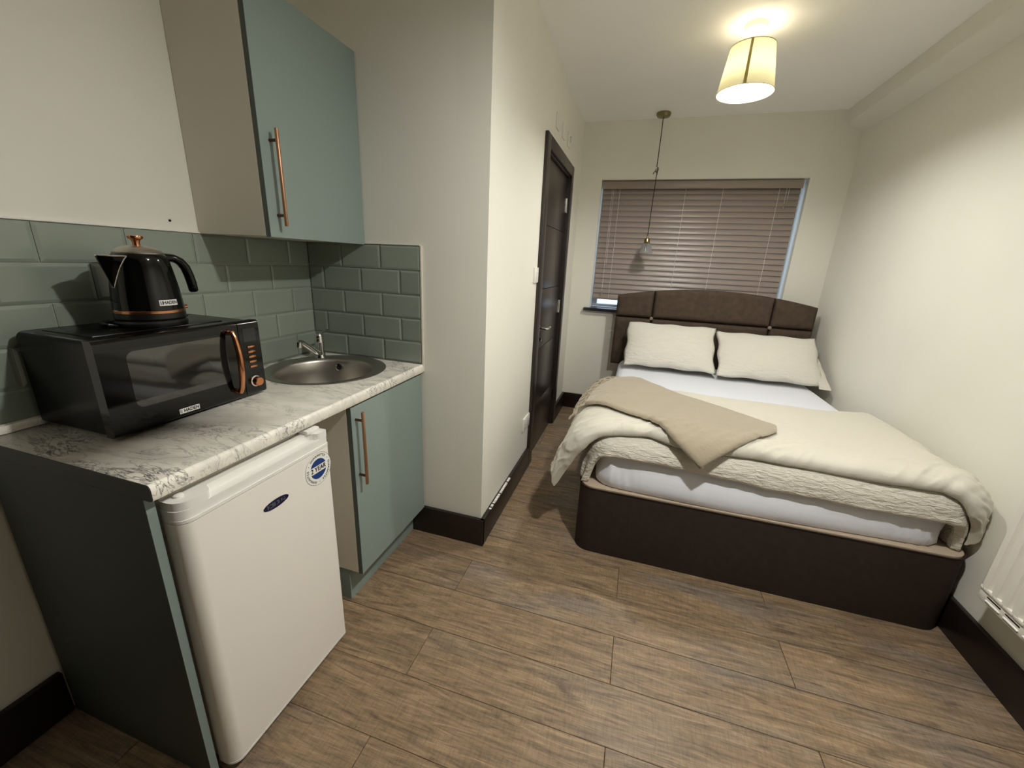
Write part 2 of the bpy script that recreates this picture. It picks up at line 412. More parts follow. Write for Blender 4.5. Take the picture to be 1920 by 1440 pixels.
struct(obj('wall_rear', MB().box(XK-TH, XR+TH, YR-TH, YR, -0.01, ZC), M_rear), 'unseen rear wall, darkened to hold back bounce light', 'wall')
# boxed-in beam along the right wall
b = MB(); b.prism([(1.258, ZC), (1.262, 2.408), (1.270, 2.398), (XR, 2.352), (XR, ZC)], 'y', YR, YB)
struct(obj('trim_1', b, M_wall, ang=20), 'painted boxed-in duct along top of right wall', 'boxing')

# baseboards
def skirting(name, pts, label, chips=()):
    """pts: list of (x0,x1,y0,y1) boxes"""
    b = MB()
    for q in pts: b.box(*q, 0.0, HB, 0.003, 2)
    o = obj(name, b, M_base, ang=30); struct(o, label, 'baseboard')
    return o
bt = 0.02
skirting('baseboard_alcove', [(-0.973, XP+bt, YE-bt, YE)], 'dark brown baseboard across the recess end wall')
bp_ = skirting('baseboard_partition', [(XP, XP+bt, YE-bt+0.0005, DY0-0.085), (XP, XP+bt, DY1+0.072, YB-bt)], 'dark brown baseboard along the door wall')
skirting('baseboard_back', [(XP, XR-bt, YB-bt, YB)], 'dark brown baseboard under the window')
skirting('baseboard_right', [(XR-bt, XR, YR, YB)], 'dark brown baseboard along right wall under radiator')
skirting('baseboard_left', [(XK, XK+bt, YR, YL-0.002)], 'dark brown baseboard on left wall beside the end panel')
b = MB()
yy = 1.70
while yy < 2.02:
    ln = random.uniform(0.004, 0.03)
    b.box(XP+0.009, XP+bt+0.0006, yy, yy+ln, HB-random.uniform(0.003, 0.010), HB+0.0006); yy += ln+random.choice((0.002, 0.003, 0.012))
obj('paint_chip', b, M_white_pl, bp_)

# ------------------------------------------------------------------ tiles on the kitchen walls
def tile_mesh(w, h, axis):
    """bevelled metro tile, front face towards +x (axis x) or -y (axis y), origin at centre back"""
    key = (round(w, 3), round(h, 3), axis)
    if key in mesh_cache: return mesh_cache[key]
    t, e = 0.0085, min(0.008, w*0.3)
    v = []
    for d, ins in ((0, 0), (t*0.68, 0.0), (t, e)):
        for sx, sz in ((-1, -1), (1, -1), (1, 1), (-1, 1)):
            a, c = sx*(w/2-ins), sz*(h/2-ins)
            v.append((d, a, c) if axis == 'x' else (a, -d, c))
    f = [(8, 9, 10, 11)]
    for k in (0, 4):
        for i in range(4): f.append((k+i, k+(i+1) % 4, k+4+(i+1) % 4, k+4+i))
    mb = MB(); mb.raw([Vector(q) for q in v], f); bmesh.ops.recalc_face_normals(mb.bm, faces=mb.bm.faces[:])
    me = bpy.data.meshes.new('tile'); mb.bm.to_mesh(me); mb.bm.free(); me.materials.append(M_tile)
    # outward facing check
    fr = me.polygons[0].normal
    if (axis == 'x' and fr.x < 0) or (axis == 'y' and fr.y > 0): me.flip_normals()
    mesh_cache[key] = me; return me
G = 0.0028
ROWS = [(0.8985, 0.9955), (0.9985, 1.0995), (1.1025, 1.2035), (1.2065, 1.3075), (1.3105, 1.4095)]
obj('grout', MB().box(XK, XK+0.0035, YL, YE, ZT+0.0015, 1.411), M_grout, wl)
obj('grout', MB().box(XK+0.0035, XC+0.001, YE-0.0035, YE, ZT+0.0015, 1.411), M_grout, wa)
for k, (z0, z1) in enumerate(ROWS):
    offy = 0.0812 if k % 2 == 0 else 0.1828
    yj = [YL]+[offy+0.2020*i for i in range(1, 9) if YL+0.02 < offy+0.2020*i < YE-0.02]+[YE]
    for a, c in zip(yj, yj[1:]):
        place_copy(tile_mesh(c-a-G, z1-z0, 'x'), 'tile', (XK+0.0005, (a+c)/2, (z0+z1)/2), wl)
    xj = [XK+0.009]+([-1.306, -1.104] if k % 2 == 0 else [-1.411, -1.209, -1.009])+[XC]
    for a, c in zip(xj, xj[1:]):
        place_copy(tile_mesh(c-a-G, z1-z0, 'y'), 'tile', ((a+c)/2, YE-0.0005, (z0+z1)/2), wa)
b = MB(); b.box(XC, XC+0.010, YE-0.010, YE, ZT-0.035, 1.414, 0.002, 1)
b.box(-1.18, XC, YE-0.010, YE, 1.4115, 1.416, 0.001, 1)
M_caulk = simple('cream_edging', '#d3cdbf', 0.5)
struct(obj('trim_2', b, M_caulk), 'white edging strip beside the recess tiles', 'tile trim')
b = MB(); b.box(XK, XK+0.010, YL, 1.118, 1.4115, 1.4165, 0.001, 1)
struct(obj('trim_3', b, M_white_pl), 'white edging strip along the top of left tiles', 'tile trim')
b = MB(); b.lathe([(0.0035, 0), (0.0035, 0.004), (0.002, 0.006)], Matrix.Translation((XK, 1.03, 1.445)) @ Matrix.Rotation(PI/2, 4, 'Y'), 8)
obj('nail', b, M_dark, wl)

# ------------------------------------------------------------------ door
dr = obj('door_1', MB().box(XP-0.060, XP-0.022, DY0+0.012, DY1-0.012, 0.008, DZ1-0.012), M_dark); struct(dr, 'dark brown grooved door in the side wall', 'door')
zs = [0.008, 0.380, 0.792, 1.198, 1.599, DZ1-0.012]
for a, c in zip(zs, zs[1:]):
    obj('panel', MB().box(XP-0.022, XP-0.012, DY0+0.012, DY1-0.012, a+0.0012, c-0.0012, 0.003, 2), M_door, dr)
for (a, c, z0, z1) in ((DY0-0.085, DY0, 0, DZ1+0.072), (DY1, DY1+0.07, 0, DZ1+0.072), (DY0, DY1, DZ1, DZ1+0.072)):
    obj('architrave', MB().box(XP, XP+0.020, a, c, z0, z1, 0.003, 2), M_frame, dr)
for (a, c, z0, z1) in ((DY0, DY0+0.011, 0, DZ1), (DY1-0.011, DY1, 0, DZ1), (DY0+0.011, DY1-0.011, DZ1-0.011, DZ1)):
    obj('jamb', MB().box(XP-0.12, XP+0.004, a, c, z0, z1, 0.001, 1), M_frame, dr)
for z in (0.277, 1.035, 1.79):
    h = obj('hinge', MB().box(XP-0.013, XP-0.009, DY1-0.034, DY1-0.012, z-0.05, z+0.05, 0.001, 1), M_chrome, dr)
    b = MB(); b.lathe([(0.006, -0.05), (0.006, 0.05)], Matrix.Translation((XP-0.004, DY1-0.016, z)), 10); obj('knuckle', b, M_chrome, h)
RY90 = Matrix.Rotation(PI/2, 4, 'Y')
hd = obj('handle', MB().lathe([(0.026, 0), (0.026, 0.007), (0.022, 0.010)], Matrix.Translation((XP-0.012, 2.645, 0.945)) @ RY90, 24), M_chrome, dr)
b = MB(); b.tube([(XP-0.005, 2.645, 0.945), (XP+0.045, 2.645, 0.945), (XP+0.052, 2.655, 0.946), (XP+0.053, 2.69, 0.948), (XP+0.050, 2.73, 0.947), (XP+0.046, 2.765, 0.943)], [0.009, 0.008, 0.009, 0.0085, 0.008, 0.007], 12)
obj('lever', b, M_chrome, hd)
tt = obj('thumb_turn', MB().lathe([(0.024, 0), (0.024, 0.006), (0.021, 0.009)], Matrix.Translation((XP-0.012, 2.645, 0.870)) @ RY90, 24), M_chrome, dr)
obj('snib', MB().box(XP-0.004, XP+0.016, 2.641, 2.649, 0.857, 0.883, 0.003, 2), M_chrome, tt)
for z in (1.72, 1.52):
    obj('keep', MB().box(XP-0.002, XP+0.0046, DY0+0.001, DY0+0.010, z-0.02, z+0.02, 0.001, 1), M_chrome, dr)

# switch, sockets and plates on walls
def plate_x(name, y0, y1, z0, z1, label, cat, group=None, dep=0.010):
    t = thing(name, (XP, (y0+y1)/2, z0), label, cat, group)
    obj('face_plate', MB().box(XP, XP+dep, y0, y1, z0, z1, 0.003, 2), M_white_pl, t); return t
t = plate_x('light_switch', 2.385, 2.475, 1.250, 1.338, 'white light switch on the wall left of the brown door', 'switch')
obj('rocker', MB().box(XP+0.010, XP+0.014, 2.418, 2.442, 1.272, 1.316, 0.002, 1), M_white_pl, t)
t = plate_x('power_socket', 2.325, 2.470, 0.318, 0.406, 'white double power socket low on the wall beside door', 'socket')
for yy in (2.362, 2.433):
    b = MB()
    for dy, dz, w_, h_ in ((0, 0.012, 0.004, 0.009), (-0.011, -0.012, 0.007, 0.004), (0.011, -0.012, 0.007, 0.004)):
        b.box(XP+0.0098, XP+0.0106, yy+dy-w_/2, yy+dy+w_/2, 0.348+dz-h_/2, 0.348+dz+h_/2)
    obj('socket_hole', b, M_dark, t)
    obj('rocker', MB().box(XP+0.010, XP+0.014, yy-0.008, yy+0.008, 0.380, 0.398, 0.001, 1), M_white_pl, t)
names3 = ('leftmost of three white isolator plates above door', 'middle of three white isolator plates above door', 'rightmost of three white isolator plates above door, with dark mark')
for i, yy in enumerate((2.77, 2.965, 3.165)):
    t = plate_x('isolator_switch', yy-0.043, yy+0.043, 2.150, 2.236, names3[i], 'switch', 'isolator plates above the door')
    obj('rocker', MB().box(XP+0.010, XP+0.014, yy-0.010, yy+0.010, 2.172, 2.214, 0.002, 1), M_white_pl, t)
    if i == 2: obj('indicator', MB().box(XP+0.010, XP+0.013, yy+0.018, yy+0.026, 2.186, 2.222), M_dark, t)
t = thing('power_socket', (-0.16, YB, 0.72), 'white power socket on back wall half hidden behind the headboard', 'socket')
obj('face_plate', MB().box(-0.235, -0.09, YB-0.010, YB, 0.715, 0.80, 0.003, 2), M_white_pl, t)
for xx in (-0.20, -0.125): obj('rocker', MB().box(xx-0.008, xx+0.008, YB-0.014, YB-0.010, 0.772, 0.790, 0.001, 1), M_white_pl, t)

# ------------------------------------------------------------------ window, sill, blind
YW = YB+0.165
wn = obj('window_1', MB().box(WX0, WX1, YW, YW+0.06, WZ0, WZ0+0.024, 0.004, 2), M_upvc); struct(wn, 'white framed window behind the closed blind', 'window')
for q in ((WX0, WX1, WZ1-0.055, WZ1), (WX0, WX0+0.045, WZ0+0.024, WZ1-0.055), (WX1-0.055, WX1, WZ0+0.024, WZ1-0.055), (0.32, 0.385, WZ0+0.024, WZ1-0.055)):
    obj('window_frame', MB().box(q[0], q[1], YW, YW+0.06, q[2], q[3], 0.004, 2), M_upvc, wn)
for q in ((WX0+0.045, 0.32), (0.385, WX1-0.055)):
    obj('pane', MB().box(q[0], q[1], YW+0.028, YW+0.034, WZ0+0.024, WZ1-0.055), M_pane, wn)
M_sill = simple('dark_sill', '#2a2830', 0.22)
struct(obj('window_sill', MB().box(WX0-0.052, WX1+0.052, YB-0.048, YB, WZ0-0.028, WZ0-0.001, 0.004, 2).box(WX0, WX1, YB-0.004, YW, WZ0-0.028, WZ0-0.001), M_sill), 'dark glossy window sill behind the headboard', 'sill')
BX0, BX1, YBL = -0.404, 1.090, YB+0.075
bl = thing('venetian_blind', ((BX0+BX1)/2, YBL, WZ0), 'taupe venetian blind closed across the window', 'blind')
obj('valance', MB().box(BX0-0.006, BX1+0.004, YB+0.034, YB+0.046, 1.997, 2.056, 0.003, 2), M_slat, bl)
obj('headrail', MB().box(BX0, BX1, YB+0.048, YB+0.10, 2.01, 2.060), M_slat, bl)
NS, Z_TOP, PITCH = 21, 1.9865, 0.0440
def slat_bm():
    mb = MB(); ang = math.radians(65); prof = []
    for i in range(7):
        s = -0.0277+0.0554*i/6; cr = 0.0056*(1-(s/0.0277)**2)
        prof.append((s, cr))
    pts = []
    for s, c_ in prof: pts.append((s, c_+0.0014))
    for s, c_ in prof[::-1]: pts.append((s, c_-0.0014))
    poly = []
    for s, c_ in pts:      # s across the slat, c_ crown towards the room
        poly.append((-c_*math.sin(ang) + s*math.cos(ang), s*math.sin(ang)*1.0 + c_*math.cos(ang)))
    mb.prism(poly, 'x', BX0, BX1); return mb
smesh = None
for i in range(NS):
    z = Z_TOP - PITCH*i
    if smesh is None:
        mb = slat_bm(); bmesh.ops.recalc_face_normals(mb.bm, faces=mb.bm.faces[:])
        for v in mb.bm.verts: v.co.x -= (BX0+BX1)/2
        smesh = bpy.data.meshes.new('slat'); mb.bm.to_mesh(smesh); mb.bm.free(); finish(smesh, 40); smesh.materials.append(M_slat)
    o = place_copy(smesh, 'slat', ((BX0+BX1)/2, YBL, z), bl); o.rotation_euler = (math.radians(random.uniform(-1.0, 1.0)), math.radians(random.uniform(-0.08, 0.08)), 0)
obj('bottom_rail', MB().box(BX0, BX1, YBL-0.012, YBL+0.012, Z_TOP-PITCH*NS+0.006, Z_TOP-PITCH*NS+0.030, 0.004, 2), M_slat, bl)
for xx in (-0.262, 0.265, 0.545, 0.945):
    obj('ladder_cord', MB().tube([(xx, YBL-0.0165, 2.0), (xx, YBL-0.0165, Z_TOP-PITCH*NS+0.02)], 0.0016, 6), M_cordw, bl)
for xx, zz in ((-0.325, 1.115), (-0.312, 1.36), (0.985, 1.85), (1.002, 1.88)):
    c0 = obj('pull_cord', MB().tube([(xx, YB+0.030, 1.999), (xx+0.001, YB+0.028, zz+0.03)], 0.0013, 6), M_cordw, bl)
    b = MB(); b.lathe([(0.003, 0.034), (0.008, 0.0), (0.007, -0.004)], Matrix.Translation((xx+0.001, YB+0.028, zz)), 10)
    obj('tassel', b, M_slat, c0)

# ------------------------------------------------------------------ lamps
def drum_pendant(x, y, label, shade_m, bulb_m, prof, lname='pendant_lamp'):
    t = thing(lname, (x, y, ZC), label, 'lamp')
    b = MB(); b.lathe([(0.050, 0), (0.050, -0.010), (0.046, -0.022), (0.030, -0.030), (0.006, -0.032)], Matrix.Translation((x, y, ZC)), 32); obj('ceiling_rose', b, M_white_pl, t)
    b = MB(); b.tube([(x, y, ZC-0.03), (x, y, 2.375)], 0.0035, 8); obj('flex', b, M_white_pl, t)
    zt_, zb_, rt, rb = 2.405, 2.213, 0.0985, 0.128
    b = MB(); n = 64
    b.grid(lambda u, v: Vector((x+(rb+(rt-rb)*v)*math.cos(2*PI*u), y+(rb+(rt-rb)*v)*math.sin(2*PI*u), zb_+(zt_-zb_)*v)), n, 6, True)
    sh = obj('lamp_shade', b, shade_m, t, rec=False)
    for rr, zz in ((rt, zt_), (rb, zb_)):
        obj('rim', MB().tube([(x+rr*math.cos(2*PI*i/48), y+rr*math.sin(2*PI*i/48), zz) for i in range(49)], 0.0018, 6), M_seam, sh)
    ca = math.atan2(-y, -x)-0.06   # the overlapped seam of the fabric faces the kitchen end of the room
    b = MB(); k = 0.055
    b.grid(lambda u, v: Vector((x+(rb+(rt-rb)*v+0.0012)*math.cos(ca+(u-0.5)*2*k), y+(rb+(rt-rb)*v+0.0012)*math.sin(ca+(u-0.5)*2*k), zb_+(zt_-zb_)*v)), 3, 4)
    obj('seam', b, M_seam, sh, rec=False)
    b = MB(); b.lathe([(0.004, 2.3985), (rt-0.004, 2.3985), (rt-0.004, 2.4000), (0.004, 2.4000)], Matrix.Translation((x, y, 0)), 40, False, False); obj('added_halo_disc', b, M_halo_soft, t)  # unseen disc added to spread the upward light softly
    b = MB()
    for a in range(3): b.tube([(x+0.016*math.cos(a*2.094), y+0.016*math.sin(a*2.094), 2.372), (x+rt*math.cos(a*2.094), y+rt*math.sin(a*2.094), zt_)], 0.0016, 6)
    b.lathe([(0.016, 2.340), (0.018, 2.372), (0.010, 2.386)], Matrix.Translation((x, y, 0)), 16); obj('lamp_holder', b, M_white_pl, t)
    b = MB(); b.lathe(prof, Matrix.Translation((x, y, 0)), 20); obj('bulb', b, bulb_m, t)
    b = MB(); b.lathe([(0.012, 2.345), (0.012, 2.266), (0.030, 2.264), (0.054, 2.259), (0.0585, 2.2565)], Matrix.Translation((x, y, 0)), 20, True, False); obj('added_halo_uplight', b, M_fill_up_a, t)  # added upward emitter, lifts ceiling brightness around the rose
drum_pendant(0.377, 2.565, 'lit cream drum pendant lamp hanging above the foot of the bed', M_shade, M_bulb, [(0.003, 2.236), (0.030, 2.238), (0.052, 2.243), (0.060, 2.251), (0.058, 2.256)])
bx_, by_, bz_ = 0.377, 0.905, 2.235          # pendant over the kitchen end: an LED disc under a shallow metal dish
t = thing('disc_pendant', (bx_, by_, ZC), 'lit white disc pendant on short flex opposite the kitchen worktop', 'lamp')
b = MB(); b.lathe([(0.050, 0), (0.050, -0.010), (0.046, -0.022), (0.030, -0.030), (0.006, -0.032)], Matrix.Translation((bx_, by_, ZC)), 32); obj('ceiling_rose', b, M_white_pl, t)
obj('flex', MB().tube([(bx_, by_, ZC-0.03), (bx_, by_, bz_+0.05)], 0.0035, 8), M_white_pl, t)
b = MB(); b.lathe([(0.010, 0.055), (0.018, 0.045), (0.040, 0.018), (0.046, 0.004), (0.044, 0.0005)], Matrix.Translation((bx_, by_, bz_)), 28); obj('lamp_holder', b, M_white_pl, t)
b = MB(); b.lathe([(0.004, -0.0022), (0.020, -0.002), (0.034, -0.0015), (0.041, 0.0)], Matrix.Translation((bx_, by_, bz_)), 24); obj('diffuser', b, M_bulb_b, t)
b = MB(); b.lathe([(0.020, 0.0470), (0.050, 0.0470), (0.050, 0.0480), (0.020, 0.0480)], Matrix.Translation((bx_, by_, bz_)), 28, False, False); obj('added_fill_ring', b, M_bulb_up, t)  # added emitter out of view, fills the room by ceiling bounce
px_, py_ = 0.012, 3.715
t = thing('glass_pendant', (px_, py_, ZC), 'small unlit glass pendant on knotted dark cord before the blind', 'lamp')
b = MB(); b.lathe([(0.052, 0), (0.052, -0.016), (0.046, -0.026), (0.008, -0.029)], Matrix.Translation((px_, py_, ZC)), 28); obj('ceiling_rose', b, M_brass, t)
kz = 2.108
b = MB(); b.tube([(px_, py_, ZC-0.025), (px_+0.001, py_, 2.3), (px_, py_, kz+0.02), (px_+0.012, py_-0.004, kz+0.012), (px_+0.014, py_, kz-0.004), (px_+0.002, py_+0.005, kz-0.012), (px_-0.006, py_, kz), (px_+0.004, py_-0.006, kz+0.010), (px_+0.010, py_, kz-0.016), (px_+0.006, py_, kz-0.04), (px_+0.003, py_, 1.9), (px_, py_, 1.605)], 0.0032, 8)
cb = obj('cord', b, M_cable, t)
b = MB(); b.tube([(px_, py_-0.004, kz-0.006), (px_-0.012, py_-0.005, kz-0.014), (px_-0.022, py_-0.005, kz-0.032)], 0.003, 8); b.tube([(px_-0.004, py_-0.006, kz-0.016), (px_+0.004, py_-0.006, kz-0.02), (px_+0.010, py_-0.005, kz-0.038)], 0.003, 8)
obj('knot', b, M_cable, cb)
b = MB(); b.lathe([(0.007, 1.615), (0.009, 1.600), (0.018, 1.597), (0.022, 1.585), (0.022, 1.572), (0.026, 1.566), (0.024, 1.556)], Matrix.Translation((px_, py_, 0)), 24); obj('lamp_cap', b, M_brass, t)
b = MB(); n = 72
prof = [(0.022, 1.560), (0.030, 1.550), (0.038, 1.535), (0.045, 1.515), (0.050, 1.495), (0.056, 1.480)]
def ribbed(u, j, inner):
    r_, z_ = prof[j]; r_ = r_*(1+(0.025 if not inner else 0)*math.cos(2*PI*u*18)) - (0.003 if inner else 0)
    return Vector((px_+r_*math.cos(2*PI*u), py_+r_*math.sin(2*PI*u), z_))
seq = [(j, False) for j in range(6)]+[(j, True) for j in range(5, -1, -1)]
b.grid(lambda u, v: ribbed(u, *seq[round(v*11)]), n, 12, True)
obj('glass_shade', b, M_glass, t)
b = MB(); b.lathe([(0.003, 1.492), (0.014, 1.499), (0.019, 1.513), (0.014, 1.535), (0.010, 1.556)], Matrix.Translation((px_, py_, 0)), 16)
obj('bulb', b, simple('frosted_unlit_bulb', '#d9d6cf', 0.3), t)

# ------------------------------------------------------------------ kitchen worktop, sink, tap
SX, SY, SR = -1.222, 1.362, 0.240
IX, IY, IR = -1.213, 1.340, 0.192
def hole_plate(mb, z, flip):
    HR = 0.226; x0, x1, y0, y1 = XK+0.0105, XC, YL, YE-0.0105
    n = 64; inner = [(SX+HR*math.cos(2*PI*i/n), SY+HR*math.sin(2*PI*i/n)) for i in range(n)]
    outer = []
    for i in range(n):
        dx, dy = math.cos(2*PI*i/n), math.sin(2*PI*i/n)
        ts = []
        if dx > 1e-9: ts.append((x1-SX)/dx)
        if dx < -1e-9: ts.append((x0-SX)/dx)
        if dy > 1e-9: ts.append((y1-SY)/dy)
        if dy < -1e-9: ts.append((max(y0, 0.9)-SY)/dy)
        k = min(ts); outer.append((SX+dx*k, SY+dy*k))
    return inner, outer
b = MB(); bm = b.bm
inn, out = hole_plate(b, ZT, False)
for z in (ZT, ZT-0.038):
    A = [bm.verts.new((p[0], p[1], z)) for p in inn]; B_ = [bm.verts.new((p[0], p[1], z)) for p in out]
    for i in range(64): bm.faces.new((A[i], A[(i+1) % 64], B_[(i+1) % 64], B_[i]))
    # fill the four outer corners of the hole panel
    for cx, cy in ((XC, YE-0.0105), (XC, 0.9), (XK+0.0105, YE-0.0105), (XK+0.0105, 0.9)):
        best = None
        for i in range(64):
            p, q = out[i], out[(i+1) % 64]
            if abs(p[0]-cx) < 1e-6 and abs(q[1]-cy) < 1e-6 or abs(q[0]-cx) < 1e-6 and abs(p[1]-cy) < 1e-6: best = i
        if best is not None:
            try: bm.faces.new((B_[best], B_[(best+1) % 64], bm.verts.new((cx, cy, z))))
            except ValueError: pass
    if z == ZT: A0 = A
    else:
        for i in range(64): bm.faces.new((A0[i], A0[(i+1) % 64], A[(i+1) % 64], A[i]))
b.raw([Vector(q) for q in ((XK+0.0105, YL+0.002, ZT), (XC, YL+0.002, ZT), (XC, 0.9, ZT), (XK+0.0105, 0.9, ZT))], [(0, 1, 2, 3)])
b.raw([Vector(q) for q in ((XK+0.0105, YL+0.002, ZT-0.038), (XC, YL+0.002, ZT-0.038), (XC, 0.9, ZT-0.038), (XK+0.0105, 0.9, ZT-0.038))], [(0, 1, 2, 3)])
# rolled front edge
fe = [(XC, ZT), (XC+0.004, ZT-0.0015), (XC+0.0075, ZT-0.006), (XC+0.0085, ZT-0.013), (XC+0.0085, ZT-0.032), (XC+0.006, ZT-0.0365), (XC+0.002, ZT-0.038), (XC, ZT-0.038)]
b.prism(fe, 'y', YL+0.002, YE-0.0005)
for q in ((XK+0.0105, XK+0.0105, YL+0.002, YE-0.0105), ): b.raw([Vector((q[0], q[2], ZT)), Vector((q[0], q[3], ZT)), Vector((q[0], q[3], ZT-0.038)), Vector((q[0], q[2], ZT-0.038))], [(0, 1, 2, 3)])
bmesh.ops.remove_doubles(bm, verts=bm.verts[:], dist=0.0004)
wt = obj('worktop', b, M_marble, org=((XK+XC)/2, 1.05, ZT)); tag(wt, 'white grey-veined marble effect kitchen worktop', 'worktop')
obj('end_cap', MB().prism([(XK+0.0105, ZT-0.0005)]+[(XC-0.0, ZT-0.0005), (XC+0.004, ZT-0.002), (XC+0.0075, ZT-0.006), (XC+0.0085, ZT-0.013), (XC+0.0085, ZT-0.032), (XC+0.006, ZT-0.0365), (XC, ZT-0.038)]+[(XK+0.0105, ZT-0.038)], 'y', YL, YL+0.002), simple('dark_edge_strip', '#2b2926', 0.6), wt)
obj('upstand', MB().box(XK+0.010, XK+0.034, YL+0.001, 1.0, ZT, ZT+0.021, 0.003, 2), M_marble, wt)
obj('sealant', MB().box(XK+0.010, XK+0.014, 1.0, YE-0.010, ZT, ZT+0.004).box(XK+0.014, XC, YE-0.0118, YE-0.0095, ZT, ZT+0.003), simple('grey_sealant', '#7a7a74', 0.6), wt)

sk = thing('kitchen_sink', (SX, SY, ZT), 'round stainless steel sink set in the marble worktop', 'sink')
b = MB(); bm = b.bm; n = 72
def ring(cx, cy, r, z): return [bm.verts.new((cx+r*math.cos(2*PI*i/n), cy+r*math.sin(2*PI*i/n), z)) for i in range(n)]
rs = [ring(SX, SY, SR-0.002, ZT+0.0005), ring(SX, SY, SR, ZT+0.002), ring(SX, SY, SR-0.003, ZT+0.004), ring(SX, SY, SR-0.010, ZT+0.0035)]
rs += [ring(IX, IY, IR+0.004, ZT+0.003), ring(IX, IY, IR-0.001, ZT+0.001), ring(IX, IY, IR-0.006, ZT-0.010), ring(IX, IY, IR-0.009, ZT-0.05), ring(IX, IY, IR-0.014, ZT-0.12), ring(IX, IY, IR-0.028, ZT-0.145), ring(IX, IY, IR-0.06, ZT-0.155), ring(IX, IY, 0.03, ZT-0.160)]
for a, c in zip(rs, rs[1:]):
    for i in range(n): bm.faces.new((a[i], a[(i+1) % n], c[(i+1) % n], c[i]))
bm.faces.new(rs[-1])
obj('bowl', b, M_steel, sk, ang=50)
b = MB(); b.lathe([(0.034, 0), (0.034, 0.003), (0.026, 0.004), (0.022, 0.001)], Matrix.Translation((IX, IY, ZT-0.160)), 24); obj('drain', b, M_chrome, sk)
oa = math.radians(112); ox, oy = IX+(IR-0.012)*math.cos(oa), IY+(IR-0.012)*math.sin(oa)
mt = Matrix.Translation((ox, oy, ZT-0.034)) @ Matrix.Rotation(oa, 4, 'Z') @ Matrix.Rotation(-PI/2, 4, 'Y')
b = MB(); b.lathe([(0.017, -0.004), (0.017, 0.004), (0.012, 0.006), (0.011, 0.002)], mt, 24, True, False); ov = obj('overflow', b, M_chrome, sk)
b = MB(); b.lathe([(0.0112, 0.0015), (0.0112, 0.0025)], mt, 20); obj('overflow_hole', b, M_dark, ov)

tx, ty, tz = -1.368, 1.492, ZT+0.0036
tp = thing('mixer_tap', (tx, ty, tz), 'chrome mixer tap at the back corner of the sink', 'tap')
b = MB(); b.lathe([(0.024, 0), (0.024, 0.006), (0.021, 0.012), (0.021, 0.020), (0.0195, 0.045), (0.021, 0.070), (0.022, 0.082), (0.019, 0.092)], Matrix.Translation((tx, ty, tz)), 24); obj('body', b, M_chrome, tp)
dv = Vector((0.045, -0.165, 0)).normalized()
P0 = Vector((tx, ty, tz+0.022))
b = MB(); b.tube([P0, P0+dv*0.03+Vector((0, 0, 0.008)), P0+dv*0.10+Vector((0, 0, 0.052)), P0+dv*0.145+Vector((0, 0, 0.078)), P0+dv*0.165+Vector((0, 0, 0.083)), P0+dv*0.176+Vector((0, 0, 0.080))], [0.013, 0.0125, 0.011, 0.0105, 0.0105, 0.010], 14); sp = obj('spout', b, M_chrome, tp)
e = P0+dv*0.168+Vector((0, 0, 0.080))
b = MB(); b.lathe([(0.0115, 0.004), (0.0125, -0.004), (0.0125, -0.018), (0.010, -0.020)], Matrix.Translation(e), 18); obj('aerator', b, M_chrome, sp)
b = MB(); b.lathe([(0.0205, 0), (0.0205, 0.004), (0.019, 0.016), (0.012, 0.024)], Matrix.Translation((tx, ty, tz+0.092)), 20)
b.tube([(tx, ty, tz+0.108), (tx+0.002, ty+0.022, tz+0.116), (tx+0.003, ty+0.052, tz+0.122), (tx+0.003, ty+0.062, tz+0.121)], [0.009, 0.0065, 0.006, 0.005], 10, 0.7); obj('lever', b, M_chrome, tp)

# ------------------------------------------------------------------ cabinets
def bar_handle(parent, x_face, y, z0, z1):
    L = z1-z0; h = obj('handle', MB().lathe([(0.0055, z0), (0.006, z0+0.001), (0.006, z1-0.001), (0.0055, z1)], Matrix.Translation((x_face+0.032, y, 0)), 14), M_copper_s, parent)
    for z in (z0+L*0.115, z1-L*0.115): obj('post', MB().lathe([(0.0048, 0), (0.0048, 0.032)], Matrix.Translation((x_face, y, z)) @ RY90, 10), M_post, h)
uy0, uy1, uz0, uz1 = 1.1190, YE-0.001, 1.4115, 2.122
cu = thing('wall_cabinet', (XK, (uy0+uy1)/2, uz0), 'sage green wall cabinet with cream side above the sink', 'cabinet')
b = MB(); b.box(XK+0.001, -1.2005, uy0, uy0+0.018, uz0, uz1, 0.0008, 1)
obj('side_panel', b, M_carcass, cu)
obj('side_panel', MB().box(XK+0.001, -1.2005, uy1-0.018, uy1, uz0, uz1), M_carcass, cu)
obj('base_panel', MB().box(XK+0.001, -1.2005, uy0+0.018, uy1-0.018, uz0, uz0+0.018), M_carcass, cu)
obj('top_panel', MB().box(XK+0.001, -1.2005, uy0+0.018, uy1-0.018, uz1-0.018, uz1), M_carcass, cu)
obj('back_panel', MB().box(XK+0.001, XK+0.006, uy0+0.018, uy1-0.018, uz0+0.018, uz1-0.018), M_carcass, cu)
d = obj('door', MB().box(-1.1985, -1.1800, uy0+0.001, uy1-0.002, uz0-0.003, uz1+0.001, 0.0006, 1), M_sage, cu)
obj('edge_band', MB().box(-1.1985, -1.1806, uy0+0.0002, uy0+0.0012, uz0-0.003, uz1+0.001), M_sage_edge, d)
bar_handle(d, -1.180, 1.157, 1.445, 1.733)
ly0, ly1 = 1.106, YE-0.012
cl = thing('base_cabinet', (-1.2, (ly0+ly1)/2, 0), 'sage green base cabinet under the sink with copper handle', 'cabinet')
lz0, lz1 = 0.150, ZT-0.0385
for a, c in ((ly0, ly0+0.018), (ly1-0.018, ly1)): obj('side_panel', MB().box(XK+0.012, -0.9285, a, c, lz0-0.002, lz1, 0.0006, 1), M_carcass, cl)
obj('base_panel', MB().box(XK+0.012, -0.9285, ly0+0.018, ly1-0.018, lz0, lz0+0.018), M_carcass, cl)
